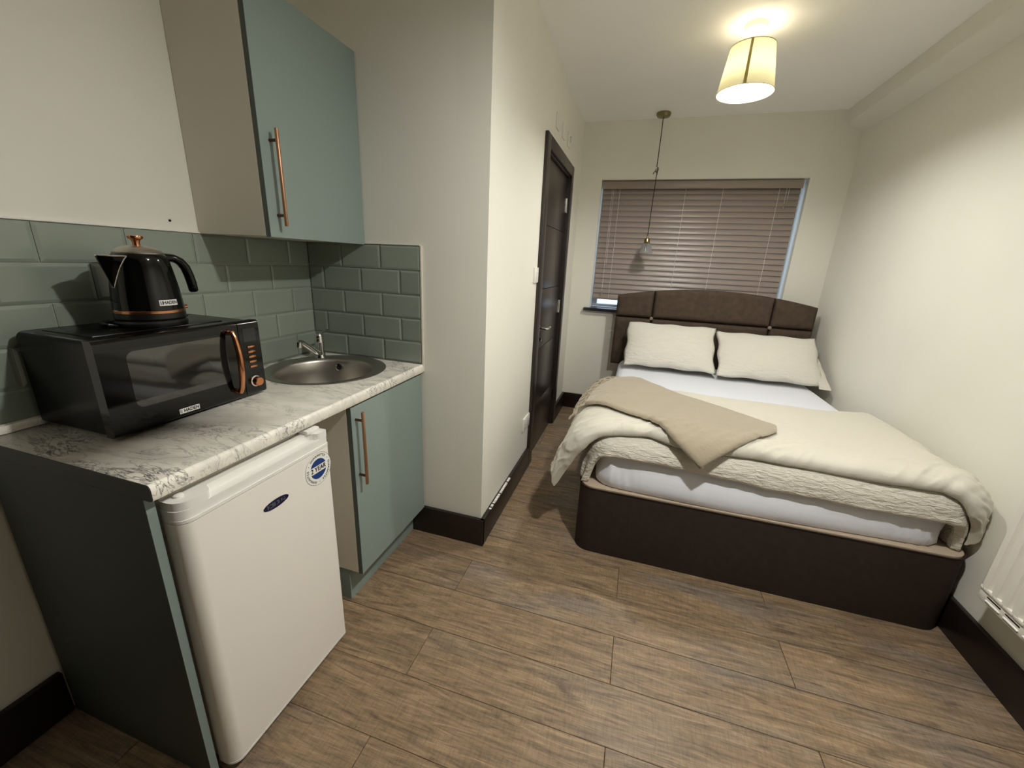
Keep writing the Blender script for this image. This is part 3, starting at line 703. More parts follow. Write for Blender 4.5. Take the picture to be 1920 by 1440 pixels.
obj('rail', MB().box(-0.96, -0.9285, ly0+0.018, ly1-0.018, lz1-0.05, lz1), M_carcass, cl)
d = obj('door', MB().box(-0.9275, -0.9085, ly0+0.001, ly1-0.001, lz0-0.004, lz1-0.008, 0.0006, 1), M_sage, cl)
obj('edge_band', MB().box(-0.9275, -0.9092, ly0+0.0002, ly0+0.0012, lz0-0.004, lz1-0.008), M_sage_edge, d)
bar_handle(d, -0.9085, 1.129, 0.549, 0.834)
obj('plinth', MB().box(-0.993, -0.975, ly0+0.002, ly1, 0.0, lz0-0.006).box(XK+0.03, -0.993, ly0+0.002, ly0+0.020, 0, lz0-0.006), M_sage, cl)
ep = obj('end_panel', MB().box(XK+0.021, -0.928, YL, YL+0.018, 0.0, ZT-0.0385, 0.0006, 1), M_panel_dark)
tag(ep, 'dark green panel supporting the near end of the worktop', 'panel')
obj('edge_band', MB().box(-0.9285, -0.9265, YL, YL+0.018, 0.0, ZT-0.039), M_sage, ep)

# ------------------------------------------------------------------ fridge
FX, FY0_, FY1_ = -0.875, 0.507, 0.955
fr = thing('fridge', (-1.15, (FY0_+FY1_)/2, 0), 'white undercounter fridge under the marble worktop', 'fridge')
obj('body', MB().box(-1.40, -0.935, FY0_+0.004, FY1_-0.003, 0.035, 0.840, 0.006, 2), M_fridge, fr)
def rounded_door(z0, z1, x1, r, mb, back=-0.930, y0=FY0_, y1=FY1_):
    poly = [(back, y1), (back, y0)]
    for i in range(9):
        a = PI*1.5+PI/2*i/8; poly.append((x1-r+r*math.cos(a), y0+r+r*math.sin(a)))
    for i in range(6):
        a = PI/2*i/5; poly.append((x1-0.012+0.012*math.cos(a), y1-0.012+0.012*math.sin(a)))
    mb.prism(poly, 'z', z0, z1); return mb
fd = obj('door', rounded_door(0.036, 0.786, FX, 0.030, MB()), M_fridge, fr, ang=30)
obj('bottom_trim', rounded_door(0.029, 0.036, FX+0.0008, 0.030, MB()), M_trimw, fd, ang=30)
tt_ = obj('top_trim', rounded_door(0.7875, 0.795, FX+0.001, 0.031, MB()), M_trimw, fd, ang=30)
# raised cap with the finger recess along its front
b = MB(); rounded_door(0.795, 0.818, FX-0.002, 0.030, b)
obj('cap_front', b, M_trimw, tt_, ang=30)
b = MB()
poly = [(-0.930, FY1_-0.002), (-0.930, FY0_+0.002)]
def arc(cx, cy, r, a0, a1, k): return [(cx+r*math.cos(a0+(a1-a0)*i/k), cy+r*math.sin(a0+(a1-a0)*i/k)) for i in range(k+1)]
poly += arc(FX-0.032, FY0_+0.032, 0.030, PI*1.5, PI*2, 8)
poly += [(FX-0.002, FY0_+0.062)] + arc(FX-0.020, FY0_+0.062, 0.018, 0, PI/2, 6)[1:] + arc(FX-0.020+0.0, FY0_+0.092, 0.010, PI*1.5, PI, 5)
poly += [(FX-0.032, FY1_-0.070)] + arc(FX-0.020, FY1_-0.060, 0.012, PI, PI/2, 4)[1:] + arc(FX-0.018, FY1_-0.030, 0.016, PI*1.5, PI*2, 4) + [(FX-0.002, FY1_-0.006), (FX-0.006, FY1_-0.002)]
b.prism(poly, 'z', 0.818, 0.838); obj('cap_top', b, M_trimw, tt_, ang=30)
b = MB(); b.lathe([(0.010, 0), (0.010, 0.004), (0.006, 0.006)], Matrix.Translation((FX-0.038, FY0_+0.030, 0.838)), 16); obj('hinge_cap', b, M_trimw, tt_)
obj('hinge_cover', MB().box(-0.955, -0.895, FY1_-0.062, FY1_-0.012, 0.838, 0.851, 0.004, 2), M_trimw, fr)
obj('seal', MB().box(-0.9345, -0.9305, FY0_+0.012, FY1_-0.012, 0.05, 0.80), simple('grey_gasket', '#4a4843', 0.7), fr)
for yy in (FY0_+0.05, FY1_-0.05):
    for xx in (-0.96, -1.35):
        b = MB(); b.lathe([(0.018, 0), (0.018, 0.012), (0.012, 0.036)], Matrix.Translation((xx, yy, 0)), 14); obj('foot', b, M_black_pl, fr)
def on_front(cy, cz, x): return lambda u, v: Vector((x, cy+u, cz+v))
b = MB(); mm = Matrix.Translation((FX, 0.741, 0.7055)) @ Matrix.Diagonal((1, 1, 1, 1))
el = [(0.741+0.041*math.cos(2*PI*i/40), 0.7055+0.0125*math.sin(2*PI*i/40)) for i in range(40)]
b.prism(el, 'x', FX-0.001, FX+0.0012); bd = obj('badge', b, M_navy_d, fd)
b = MB(); text_on(b, 'ICEKING', 0.0145, on_front(0.741, 0.7055, FX+0.0016), 1.05, 0.0002); obj('lettering', b, M_ink_w, bd, rec=False)
cy, cz, R_ = 0.901, 0.729, 0.0535
disc = lambda r, x0, x1, mb: mb.prism([(cy+r*math.cos(2*PI*i/56), cz+r*math.sin(2*PI*i/56)) for i in range(56)], 'x', x0, x1)
st = obj('sticker', disc(R_, FX-0.001, FX+0.0005, MB()), M_sticker, fd)
b = MB(); b.tube([(FX+0.0006, cy+(R_-0.001)*math.cos(2*PI*i/64), cz+(R_-0.001)*math.sin(2*PI*i/64)) for i in range(65)], 0.0006, 4); obj('ring', b, simple('grey_ink', '#6d6a70', 0.5), st)
b = MB(); r_ = 0.0325
for sgn in (1, -1):
    a0 = math.asin(0.0115/r_)
    pts = [(cy+r_*math.cos(a0+(PI-2*a0)*i/24), cz+sgn*r_*math.sin(a0+(PI-2*a0)*i/24)) for i in range(25)]
    b.prism(pts, 'x', FX+0.0004, FX+0.0009)
obj('emblem', b, M_navy, st)
b = MB(); text_on(b, '2 YEAR', 0.0215, on_front(cy, cz, FX+0.0011), 0.90, 0.00035)
msg = 'GUARANTEE \u2022 '*3
rr = 0.0432
for i, ch in enumerate(msg):
    if ch == ' ': continue
    a = PI*0.72 - 2*PI*i/len(msg)
    def fn(u, v, a=a):
        ca, sa = math.cos(a-PI/2), math.sin(a-PI/2)
        bx, bz = u, v+rr
        return Vector((FX+0.0011, cy+bx*ca-bz*sa, cz+bx*sa+bz*ca))
    text_on(b, ch, 0.0100, fn, 1.0, 0.00015)
obj('lettering', b, M_ink, st, rec=False)

# ------------------------------------------------------------------ microwave
MX0, MXB, MXF, MY0, MY1, MZ0, MZ1 = -1.462, -1.212, -1.180, 0.590, 1.024, ZT+0.010, 1.1465
MYD = 0.951
mw = thing('microwave', (-1.32, 0.806, ZT), 'glossy black microwave with copper handle on the worktop', 'microwave')
b = MB()
def rrect(y0, y1, z0, z1, rt, rb, k=5):
    return arc(y1-rt, z1-rt, rt, 0, PI/2, k)+arc(y0+rt, z1-rt, rt, PI/2, PI, k)+arc(y0+rb, z0+rb, rb, PI, PI*1.5, k)+arc(y1-rb, z0+rb, rb, PI*1.5, PI*2, k)
b.prism(rrect(MY0, MY1, MZ0, MZ1, 0.016, 0.008), 'x', MX0, MXB); obj('casing', b, M_black_body, mw, ang=30)
obj('top_emboss', MB().box(MX0+0.03, MXB-0.03, MY0+0.035, MY1-0.07, MZ1-0.001, MZ1+0.002, 0.0015, 2), M_black_body, mw)
def bulge(y0, y1, mb, x0=MXB+0.001, z0=MZ0-0.002, z1=MZ1+0.001, cr=0.012):
    """door / panel slab with a front that rolls back towards its top, bottom and outer side"""
    def F(u, v):
        yy = y0+(y1-y0)*u; zz = z0+(z1-z0)*v
        dz = min(zz-z0, z1-zz); k = max(0, 1-dz/cr); xx = MXF-0.010*(1-math.sqrt(max(0, 1-k*k)))
        return Vector((xx, yy, zz))
    nu, nv = 12, 25
    us = [i/(nu-1) for i in range(nu)]; vs = [0, .005, .012, .022, .034, .05]+[0.05+0.9*i/12 for i in range(1, 12)]+[.95, .966, .978, .988, .995, 1]
    g = [[mb.bm.verts.new(F(u, v)) for v in vs] for u in us]; h = [[mb.bm.verts.new((x0, y0+(y1-y0)*u, z0+(z1-z0)*v)) for v in vs] for u in us]
    nv = len(vs)
    for i in range(nu-1):
        for j in range(nv-1):
            mb.bm.faces.new((g[i][j], g[i+1][j], g[i+1][j+1], g[i][j+1])); mb.bm.faces.new((h[i][j], h[i][j+1], h[i+1][j+1], h[i+1][j]))
    for j in range(nv-1):
        mb.bm.faces.new((g[0][j], g[0][j+1], h[0][j+1], h[0][j])); mb.bm.faces.new((g[-1][j], h[-1][j], h[-1][j+1], g[-1][j+1]))
    for i in range(nu-1):
        mb.bm.faces.new((g[i][0], h[i][0], h[i+1][0], g[i+1][0])); mb.bm.faces.new((g[i][-1], g[i+1][-1], h[i+1][-1], h[i][-1]))
    return mb
md = obj('door', bulge(MY0-0.001, MYD-0.0012, MB()), M_black_gl, mw, ang=40)
b = MB(); b.prism(rrect(0.648, 0.905, 0.966, 1.112, 0.018, 0.018), 'x', MXF-0.002, MXF+0.0006); obj('window', b, simple('dark_window_glass', '#1a1a19', 0.04, spec=0.75, coat=0.6), md, ang=30)
b = MB(); hy = 0.918
for z in (0.934, 1.121): b.lathe([(0.009, 0), (0.009, 0.004), (0.0065, 0.008), (0.0065, 0.020)], Matrix.Translation((MXF, hy, z)) @ RY90, 14)
pts = []
for i in range(15):
    s = i/14; z = 0.934+(1.121-0.934)*s; pts.append((MXF+0.018+0.016*math.sin(PI*s)**0.7, hy, z))
b.tube(pts, [0.0062+0.0028*math.sin(PI*i/14)**0.6 for i in range(15)], 12); obj('handle', b, M_copper, md)
b = MB(); b.prism(rrect(0.742, 0.797, 0.9165, 0.9305, 0.0012, 0.0012, 2), 'x', MXF-0.001, MXF+0.0012); bg = obj('badge', b, M_badge, md)
b = MB(); text_on(b, 'HADEN', 0.0135, on_front(0.774, 0.9235, MXF+0.0016), 0.92, 0.0004)
for dy_ in (0.0, 0.0032): b.box(MXF+0.0012, MXF+0.0016, 0.7435+dy_, 0.7447+dy_, 0.9185, 0.9285)
obj('lettering', b, M_ink, bg, rec=False)
pn = obj('control_panel', bulge(MYD+0.0012, MY1+0.001, MB()), M_black_gl, mw, ang=40)
b = MB(); b.prism(rrect(0.966, 1.010, 1.082, 1.124, 0.002, 0.002, 2), 'x', MXF-0.002, MXF+0.0006); obj('display', b, simple('display_glass', '#141515', 0.15, spec=0.6), pn)
for i in range(5):
    z = 1.0645-0.0163*i
    bt_ = obj('button', MB().box(MXF-0.002, MXF+0.0035, 0.974, 1.001, z-0.0036, z+0.0036, 0.0025, 2), M_copper, pn)
b = MB(); b.lathe([(0.0185, 0), (0.0185, 0.002), (0.017, 0.003)], Matrix.Translation((MXF, 0.9885, 0.949)) @ RY90, 28); kr = obj('dial', b, M_chrome, pn)
b = MB(); b.lathe([(0.0150, 0.002), (0.0150, 0.016), (0.0130, 0.019)], Matrix.Translation((MXF, 0.9885, 0.949)) @ RY90, 28); obj('knob', b, M_copper, kr)
for yy in (MY0+0.05, MY1-0.05):
    for xx in (MX0+0.04, MXB-0.02):
        b = MB(); b.lathe([(0.014, 0.0003), (0.016, 0.0098)], Matrix.Translation((xx, yy, ZT)), 12); obj('foot', b, M_black_pl, mw)

# ------------------------------------------------------------------ kettle on the microwave
KX, KY, KZ = -1.325, 0.812, MZ1+0.0022
kt = thing('kettle', (KX, KY, KZ), 'glossy black kettle with copper trim on top of the microwave', 'kettle')
TK = Matrix.Translation((KX, KY, KZ))
b = MB(); b.lathe([(0.080, 0), (0.082, 0.004), (0.082, 0.011), (0.078, 0.016), (0.06, 0.018)], TK, 40); obj('power_base', b, M_black_pl, kt, ang=30)
b = MB(); b.lathe([(0.077, 0.018), (0.0795, 0.022), (0.0795, 0.036)], TK, 40); obj('lower_ring', b, M_black_pl, kt, ang=30)
b = MB(); b.lathe([(0.0795, 0.036), (0.0803, 0.037), (0.0803, 0.0435), (0.079, 0.0445)], TK, 48); obj('copper_band', b, M_copper, kt, ang=30)
bprof = [(0.0785, 0.0445), (0.0775, 0.07), (0.0735, 0.11), (0.0680, 0.15), (0.0630, 0.178), (0.0605, 0.186), (0.0555, 0.192), (0.052, 0.194)]
def br(z):
    for (r0, z0), (r1, z1) in zip(bprof, bprof[1:]):
        if z0 <= z <= z1: return r0+(r1-r0)*(z-z0)/(z1-z0)
    return bprof[-1][0]
b = MB(); b.lathe(bprof, TK, 56); kb = obj('body', b, M_black_gl, kt, ang=30)
b = MB(); b.lathe([(0.054, 0.193), (0.0545, 0.196), (0.050, 0.202), (0.038, 0.209), (0.020, 0.2135), (0.006, 0.2145)], TK, 40); ld = obj('lid', b, M_steel, kt, ang=40)
b = MB(); b.lathe([(0.009, 0.213), (0.0075, 0.220), (0.010, 0.228), (0.0165, 0.232), (0.0175, 0.236), (0.0165, 0.239), (0.006, 0.240)], TK, 28); obj('knob', b, M_copper, ld, ang=40)
# spout: V shaped in front view, opening at top, towards -y
b = MB(); zt_s, zb_s = 0.186, 0.105
def spout_pt(u, v, inner=0.0):
    z = zb_s+(zt_s-zb_s)*v; hw = (0.002+0.031*v) - inner*1.2
    s = (u-0.5)*2; proj = (0.003+0.036*v**1.05)*(1-abs(s)**1.5) - inner
    rr_ = br(z)-0.0015; xx = s*hw; base = math.sqrt(max(0, rr_*rr_-xx*xx))
    return Vector((KX+xx, KY-(base+proj), KZ+z))
b.grid(lambda u, v: spout_pt(u, v), 17, 12); g2 = b.grid(lambda u, v: spout_pt(u, v, 0.004*v), 17, 12)
obj('spout', b, M_black_gl, kt, ang=60)
b = MB()
ed = [spout_pt(0, 1-i/10)+Vector((-0.0012, -0.0006, 0)) for i in range(11)]+[spout_pt(1, i/10)+Vector((0.0012, -0.0006, 0)) for i in range(11)]
b.tube(ed, 0.0019, 8); b.tube([spout_pt(i/16, 1) for i in range(17)], 0.0018, 8)
obj('spout_edge', b, M_chrome, kt)
b = MB(); b.grid(lambda u, v: spout_pt(u, 0.30+0.69*v, 0.0048), 13, 8); obj('spout_lining', b, M_steel, kt, ang=60)
hp = [(0.050, 0.180), (0.066, 0.184), (0.086, 0.183), (0.104, 0.174), (0.117, 0.157), (0.124, 0.134), (0.128, 0.112), (0.1305, 0.088), (0.131, 0.084)]
b = MB(); b.tube([(KX, KY+q[0], KZ+q[1]) for q in hp], [0.012, 0.012, 0.0115, 0.012, 0.0125, 0.0125, 0.0125, 0.012, 0.009], 14, 1.15); hh = obj('handle', b, M_black_gl, kt, ang=50)
b = MB(); b.tube([(KX+0.0, KY+0.0815, KZ+0.040), (KX+0.002, KY+0.098, KZ+0.043)], [0.006, 0.0065], 10, 1.6); obj('switch', b, M_copper, kt)
def on_kettle(u, v):
    z = 0.0655+v; r_ = br(z)+0.0016; a = u/0.077; return Vector((KX+r_*math.cos(a), KY+r_*math.sin(a), KZ+z))
b = MB(); b.grid(lambda u, v: on_kettle((u-0.5)*0.046+0.002, (v-0.5)*0.0155), 10, 3)
b.grid(lambda u, v: on_kettle((u-0.5)*0.046+0.002, (v-0.5)*0.0155)-Vector((0.003, 0, 0)), 10, 3); kbg = obj('badge', b, M_badge, kt)
b = MB()
def kk(u, v):
    p = on_kettle(u+0.005, v); return p+Vector((0.0005, 0, 0))
text_on(b, 'HADEN', 0.0120, kk, 0.9, 0.0003)
for dy_ in (0.0, 0.004): b.raw([kk(-0.0235+dy_, -0.005), kk(-0.0220+dy_, -0.005), kk(-0.0220+dy_, 0.005), kk(-0.0235+dy_, 0.005)], [(0, 1, 2, 3)])
obj('lettering', b, M_ink, kbg, rec=False)
b = MB(); b.tube([(KX-0.02, KY+0.078, KZ+0.012), (KX-0.02, KY+0.098, KZ+0.016), (KX-0.015, KY+0.108, KZ+0.012), (KX-0.025, KY+0.104, KZ+0.0045), (KX-0.07, KY+0.07, KZ+0.0042), (KX-0.105, KY, KZ+0.0042), (KX-0.08, KY-0.07, KZ+0.006), (KX-0.035, KY-0.102, KZ+0.010), (KX-0.005, KY-0.100, KZ+0.009), (KX-0.0, KY-0.088, KZ+0.0045), (KX-0.06, KY-0.086, KZ+0.0042), (KX-0.115, KY-0.04, KZ+0.0042)], 0.0036, 8)
obj('power_cord', b, M_black_pl, kt)

# ------------------------------------------------------------------ radiator on the right wall
RXF = XR-0.100
ra = thing('radiator', (XR-0.05, 1.25, 0.32), 'white panel radiator on right wall at the picture edge', 'radiator')
b = MB(); ry0, ry1, rz0, rz1 = 0.90, 1.602, 0.356, 0.930
poly = []; yy = ry0
prof = [(ry0, RXF+0.012)]
k = 0; yy = ry0+0.02
while yy < ry1-0.03:
    prof += [(yy, RXF+0.008), (yy+0.006, RXF), (yy+0.027, RXF), (yy+0.033, RXF+0.008)]; yy += 0.0405
prof += [(ry1-0.012, RXF+0.004), (ry1, RXF+0.012)]
poly = [(x, y_) for y_, x in prof]+[(RXF+0.030, ry1), (RXF+0.030, ry0)]
b.prism(poly, 'z', rz0, rz1); obj('front_panel', b, M_rad, ra, ang=25)
b = MB()
yy = ry0
while yy < ry1-0.01:
    b.box(RXF-0.001, RXF+0.020, yy, min(yy+0.0405, ry1), rz0-0.010, rz0+0.004, 0.004, 2); yy += 0.0405
obj('bottom_seam', b, M_rad, ra)
obj('back_panel', MB().box(XR-0.045, XR-0.025, ry0, ry1, rz0, rz1, 0.004, 2), M_rad, ra)
b = MB(); b.box(RXF+0.004, XR-0.020, ry0, ry1, 0.306, rz0-0.008, 0.003, 2); gr = obj('lower_grille', b, M_rad, ra)
b = MB(); b2 = MB(); yy = ry1-0.035
while yy > ry0+0.06:
    b.box(RXF+0.0034, RXF+0.006, yy-0.056, yy, 0.3315, 0.3365); b.box(RXF+0.0034, RXF+0.006, yy-0.056, yy, 0.3135, 0.3165); b2.box(RXF+0.000, RXF+0.006, yy-0.058, yy+0.001, 0.3165, 0.3225, 0.0015, 1); yy -= 0.074
obj('slot', b, M_dark, gr); obj('louvre', b2, M_trimw, gr)
for yy in (ry0, ry1-0.003): obj('side_cover', MB().box(RXF+0.014, XR-0.022, yy, yy+0.003, 0.32, rz1, 0.001, 1), M_rad, ra)
for yy in (1.05, 1.47): obj('bracket', MB().box(XR-0.026, XR, yy, yy+0.04, 0.40, 0.88), M_rad, ra)
b = MB(); b.tube([(XR-0.03, 1.53, 0.318), (XR-0.03, 1.53, 0.296)], 0.008, 10); b.tube([(XR-0.03, 1.53, 0.290), (XR, 1.53, 0.290)], 0.007, 10); obj('drain_valve', b, M_rad, ra)

# ------------------------------------------------------------------ bed
BD = thing('bed', (0.60, 2.7, 0), 'dark brown suede divan bed with arched headboard', 'bed')
bx0, bx1, by0, by1, bz = -0.158, 1.350, 1.748, 3.655, 0.352
b = MB()
def rrp(x0, x1, y0, y1, r, k=8):
    return arc(x1-0.004, y1-0.004, 0.004, 0, PI/2, 1)+arc(x0+0.004, y1-0.004, 0.004, PI/2, PI, 1)+arc(x0+r, y0+r, r, PI, PI*1.5, k)+arc(x1-r, y0+r, r, PI*1.5, PI*2, k)
poly = rrp(bx0, bx1, by0, by1, 0.075)
zz = [0.0, 0.02, 0.10, 0.22, 0.33, 0.348]; rings = []
for z in zz:
    k = 0.004*math.sin(PI*z/0.36)
    rings.append([b.bm.verts.new((p[0], p[1]-k*(1 if p[1] < 1.9 else 0), z)) for p in poly])
n = len(poly)
for a, c in zip(rings, rings[1:]):
    for i in range(n): b.bm.faces.new((a[i], a[(i+1) % n], c[(i+1) % n], c[i]))
b.bm.faces.new(rings[0][::-1]); b.bm.faces.new(rings[-1])
base = obj('divan_base', b, M_suede_d, BD, ang=40)
b = MB(); b.prism(rrp(bx0+0.004, bx1-0.004, by0+0.004, by1-0.004, 0.072), 'z', 0.3482, 0.356); obj('platform', b, M_plat, BD, ang=40)
b = MB(); pl = rrp(bx0-0.001, bx1+0.001, by0-0.001, by1-0.02, 0.076)
b.tube([(p[0], p[1], 0.3495) for p in pl[2:]], 0.003, 6); obj('piping', b, M_suede_d, base)
# headboard of six padded panels
hx0, hx1, hxm = -0.166, 1.316, 0.575
hs0, hs1, hzs = 0.130, 1.018, 0.955
def htop(x): return 1.130+0.082*(1-((x-hxm)/0.741)**2)
hb = obj('headboard', MB().box(hx0+0.006, hx1-0.006, 3.668, 3.712, 0.535, 1.115), M_suede_d, BD)
def pad(x0, x1, z0, zfun, outer):
    mb = MB(); nu, nv = 20, 14
    def front(u, v):
        x = x0+(x1-x0)*u; zt2 = zfun(x); z = z0+(zt2-z0)*v
        e = min((x-x0), (x1-x), (z-z0), (zt2-z)); kk = min(1, max(0, e)/0.030); pf = math.sqrt(max(0, 1-(1-kk)**2))
        return Vector((x, 3.672-0.050*pf*1.0-0.002, z))
    us = [0, .012, .03, .06, .1]+[0.1+0.8*i/10 for i in range(1, 10)]+[.9, .94, .97, .988, 1]
    g = [[mb.bm.verts.new(front(u, v)) for v in us] for u in us]
    h = [[mb.bm.verts.new((x0+(x1-x0)*u, 3.706, z0+(zfun(x0+(x1-x0)*u)-z0)*v)) for v in us] for u in us]; m_ = len(us)
    for i in range(m_-1):
        for j in range(m_-1):
            mb.bm.faces.new((g[i][j], g[i+1][j], g[i+1][j+1], g[i][j+1])); mb.bm.faces.new((h[i][j], h[i][j+1], h[i+1][j+1], h[i+1][j]))
    for j in range(m_-1):
        mb.bm.faces.new((g[0][j], g[0][j+1], h[0][j+1], h[0][j])); mb.bm.faces.new((g[-1][j], h[-1][j], h[-1][j+1], g[-1][j+1]))
        mb.bm.faces.new((g[j][0], h[j][0], h[j+1][0], g[j+1][0])); mb.bm.faces.new((g[j][-1], g[j+1][-1], h[j+1][-1], h[j][-1]))
    return mb
for (a, c) in ((hx0, hs0), (hs0, hs1), (hs1, hx1)):
    obj('padded_panel', pad(a, c, hzs, htop, 1), M_suede, hb, ang=70)
    obj('padded_panel', pad(a, c, 0.532, lambda x: hzs, 0), M_suede, hb, ang=70)
for xx in (hs0, hs1):
    b = MB(); b.lathe([(0.015, 0), (0.015, 0.006), (0.012, 0.012), (0.006, 0.015)], Matrix.Translation((xx, 3.640, hzs)) @ Matrix.Rotation(PI/2, 4, 'X'), 18); obj('button', b, simple('taupe_button', '#8a7a66', 0.6), hb)
for xx in (0.15, 1.0): obj('strut', MB().box(xx, xx+0.06, 3.714, 3.728, 0.12, 0.9), M_dark, hb)

def fbm(x, y, z=0.0, o=3): return noise.fractal(Vector((x, y, z)), 1.0, 2.0, o)
# mattress in its fitted sheet
mx0, mx1, my0, my1, mz0, mz1 = -0.092, 1.276, 1.788, 3.615, 0.3568, 0.595
b = MB(); rc = 0.07; n_ = 0
def mat_ring(ins, z, wob):
    out_ = []
    x0, x1, y0, y1 = mx0+ins, mx1-ins, my0+ins, my1-ins; r = max(0.012, rc-ins)
    segs = []
    def line(p, q, k): return [(p[0]+(q[0]-p[0])*i/k, p[1]+(q[1]-p[1])*i/k) for i in range(k)]
    segs += line((x0+r, y0), (x1-r, y0), 130)+arc(x1-r, y0+r, r, -PI/2, 0, 8)[:-1]+line((x1, y0+r), (x1, y1-r), 36)+arc(x1-r, y1-r, r, 0, PI/2, 8)[:-1]
    segs += line((x1-r, y1), (x0+r, y1), 20)+arc(x0+r, y1-r, r, PI/2, PI, 8)[:-1]+line((x0, y1-r), (x0, y0+r), 36)+arc(x0+r, y0+r, r, PI, PI*1.5, 8)[:-1]
    for (x, y_) in segs:
        cxm, cym = (x0+x1)/2, (y0+y1)/2
        near_corner = math.exp(-((min(abs(x-x0), abs(x-x1)))/0.16)**2) if y_ < y0+0.12 else 0.25
        k = wob*(0.0035*fbm(x*7+3, y_*7, z*3)+0.016*near_corner*(max(0, 1-abs(noise.noise(Vector((x*26+z*9, z*5, 1))))*3.5)-0.3))
        bul = 0.034*(1 if z < 0.42 else math.exp(-((z-0.42)/0.055)**2))*math.exp(-((x-0.5)/0.62)**2) if y_ < y0+0.09 else 0
        edge = max(0.0, min(1, (min(abs(x-x0), abs(x-x1)))/0.10)); bul *= edge*(3-2*edge)*edge
        out_.append((x, y_-k-bul if y_ < cym else y_, z+0.2*k))
    return out_
lay = [(0.010, mz0, 0), (0.003, mz0+0.008, .6), (0.0, mz0+0.035, 1), (0.0, 0.42, 1), (0.0, 0.46, 1), (0.0, 0.50, 1), (0.001, 0.535, .9), (0.010, 0.565, .6), (0.028, 0.585, .3), (0.055, mz1, 0)]
R3 = [[b.bm.verts.new(p) for p in mat_ring(*l)] for l in lay]; n = len(R3[0])
for a, c in zip(R3, R3[1:]):
    for i in range(n): b.bm.faces.new((a[i], a[(i+1) % n], c[(i+1) % n], c[i]))
b.bm.faces.new(R3[0][::-1]); b.bm.faces.new(R3[-1])
tag(obj('mattress', b, M_sheet, ang=60), 'mattress in a white fitted sheet on the brown divan', 'mattress')

# ---- draped layers
ZTOP = 0.595
DUV = dict(x0=-.06, x1=1.225, y0=1.845, rl=.13, rr=.06, rf=.065, tl=70, tr=86, tf=86)
COV = dict(x0=-.04, x1=1.225, y0=1.845, rl=.055, rr=.055, rf=.065, tl=80, tr=86, tf=86)
def drape(a, b_, off, K):
    x0, x1, y0 = K['x0'], K['x1'], K['y0']
    dx = (a-x0) if a < x0 else (a-x1 if a > x1 else 0.); dy = (b_-y0) if b_ < y0 else 0.
    d = math.hypot(dx, dy); z0 = ZTOP+off
    if d < 1e-9: return Vector((a, b_, z0)), Vector((0, 0, 1)), 0.0
    nx, ny = dx/d, dy/d; wx, wy = nx*nx, ny*ny; s = 'l' if nx < 0 else 'r'
    th = math.radians(K['t'+s]*wx+K['tf']*wy); R = K['r'+s]*wx+K['rf']*wy+off
    t = min(d/R, th); e = d-R*t
    h = R*math.sin(t)+e*math.cos(t); v = R*(1-math.cos(t))+e*math.sin(t)
    cx = min(max(a, x0), x1); cy = max(b_, y0)
    return Vector((cx+nx*h, cy+ny*h, z0-v)), Vector((nx*math.sin(t), ny*math.sin(t), math.cos(t))), d
def interp(tab, x):
    for (x0, y0), (x1, y1) in zip(tab, tab[1:]):
        if x <= x1: return y0+(y1-y0)*max(0, (x-x0))/(x1-x0)
    return tab[-1][1]
def cloth_slab(AB, nu, nv, off, K, thick, wrinkle, xmax, edge=0.05, emin=0.12, seed=0, zmin=0.362):
    """closed sheet: AB(u,v) -> cloth coordinates; top offset by a puffed thickness"""
    mb = MB(); top = []; bot = []
    for i in range(nu):
        T, B2 = [], []
        for j in range(nv):
            u, v = i/(nu-1), j/(nv-1)
            a, c = AB(u, v); a1, c1 = AB(min(1, u+0.01), v); a0, c0 = AB(max(0, u-0.01), v)
            P, nrm, d = drape(a, c, off, K)
            L, Rr, Dn, Up = AB(0, v), AB(1, v), AB(u, 0), AB(u, 1)
            e = min(math.dist((a, c), L), math.dist((a, c), Rr), math.dist((a, c), Dn), math.dist((a, c), Up))
            k = min(1, e/edge); pf = max(emin, math.sqrt(max(0, 1-(1-k)**2)))
            wv = wrinkle(a, c, d, seed)
            pt = P+nrm*(thick*pf+wv); pb = P+nrm*(wv*0.6)
            for q in (pt, pb):
                q.z = max(q.z, zmin)
            pt.x = min(pt.x, xmax); pb.x = min(pb.x, xmax-0.004)
            T.append(mb.bm.verts.new(pt)); B2.append(mb.bm.verts.new(pb))
        top.append(T); bot.append(B2)
    for i in range(nu-1):
        for j in range(nv-1):
            mb.bm.faces.new((top[i][j], top[i+1][j], top[i+1][j+1], top[i][j+1])); mb.bm.faces.new((bot[i][j], bot[i][j+1], bot[i+1][j+1], bot[i+1][j]))
    for i in range(nu-1):
        mb.bm.faces.new((top[i][0], bot[i][0], bot[i+1][0], top[i+1][0])); mb.bm.faces.new((top[i][-1], top[i+1][-1], bot[i+1][-1], bot[i][-1]))
    for j in range(nv-1):
        mb.bm.faces.new((top[0][j], top[0][j+1], bot[0][j+1], bot[0][j])); mb.bm.faces.new((top[-1][j], bot[-1][j], bot[-1][j+1], top[-1][j+1]))
    return mb
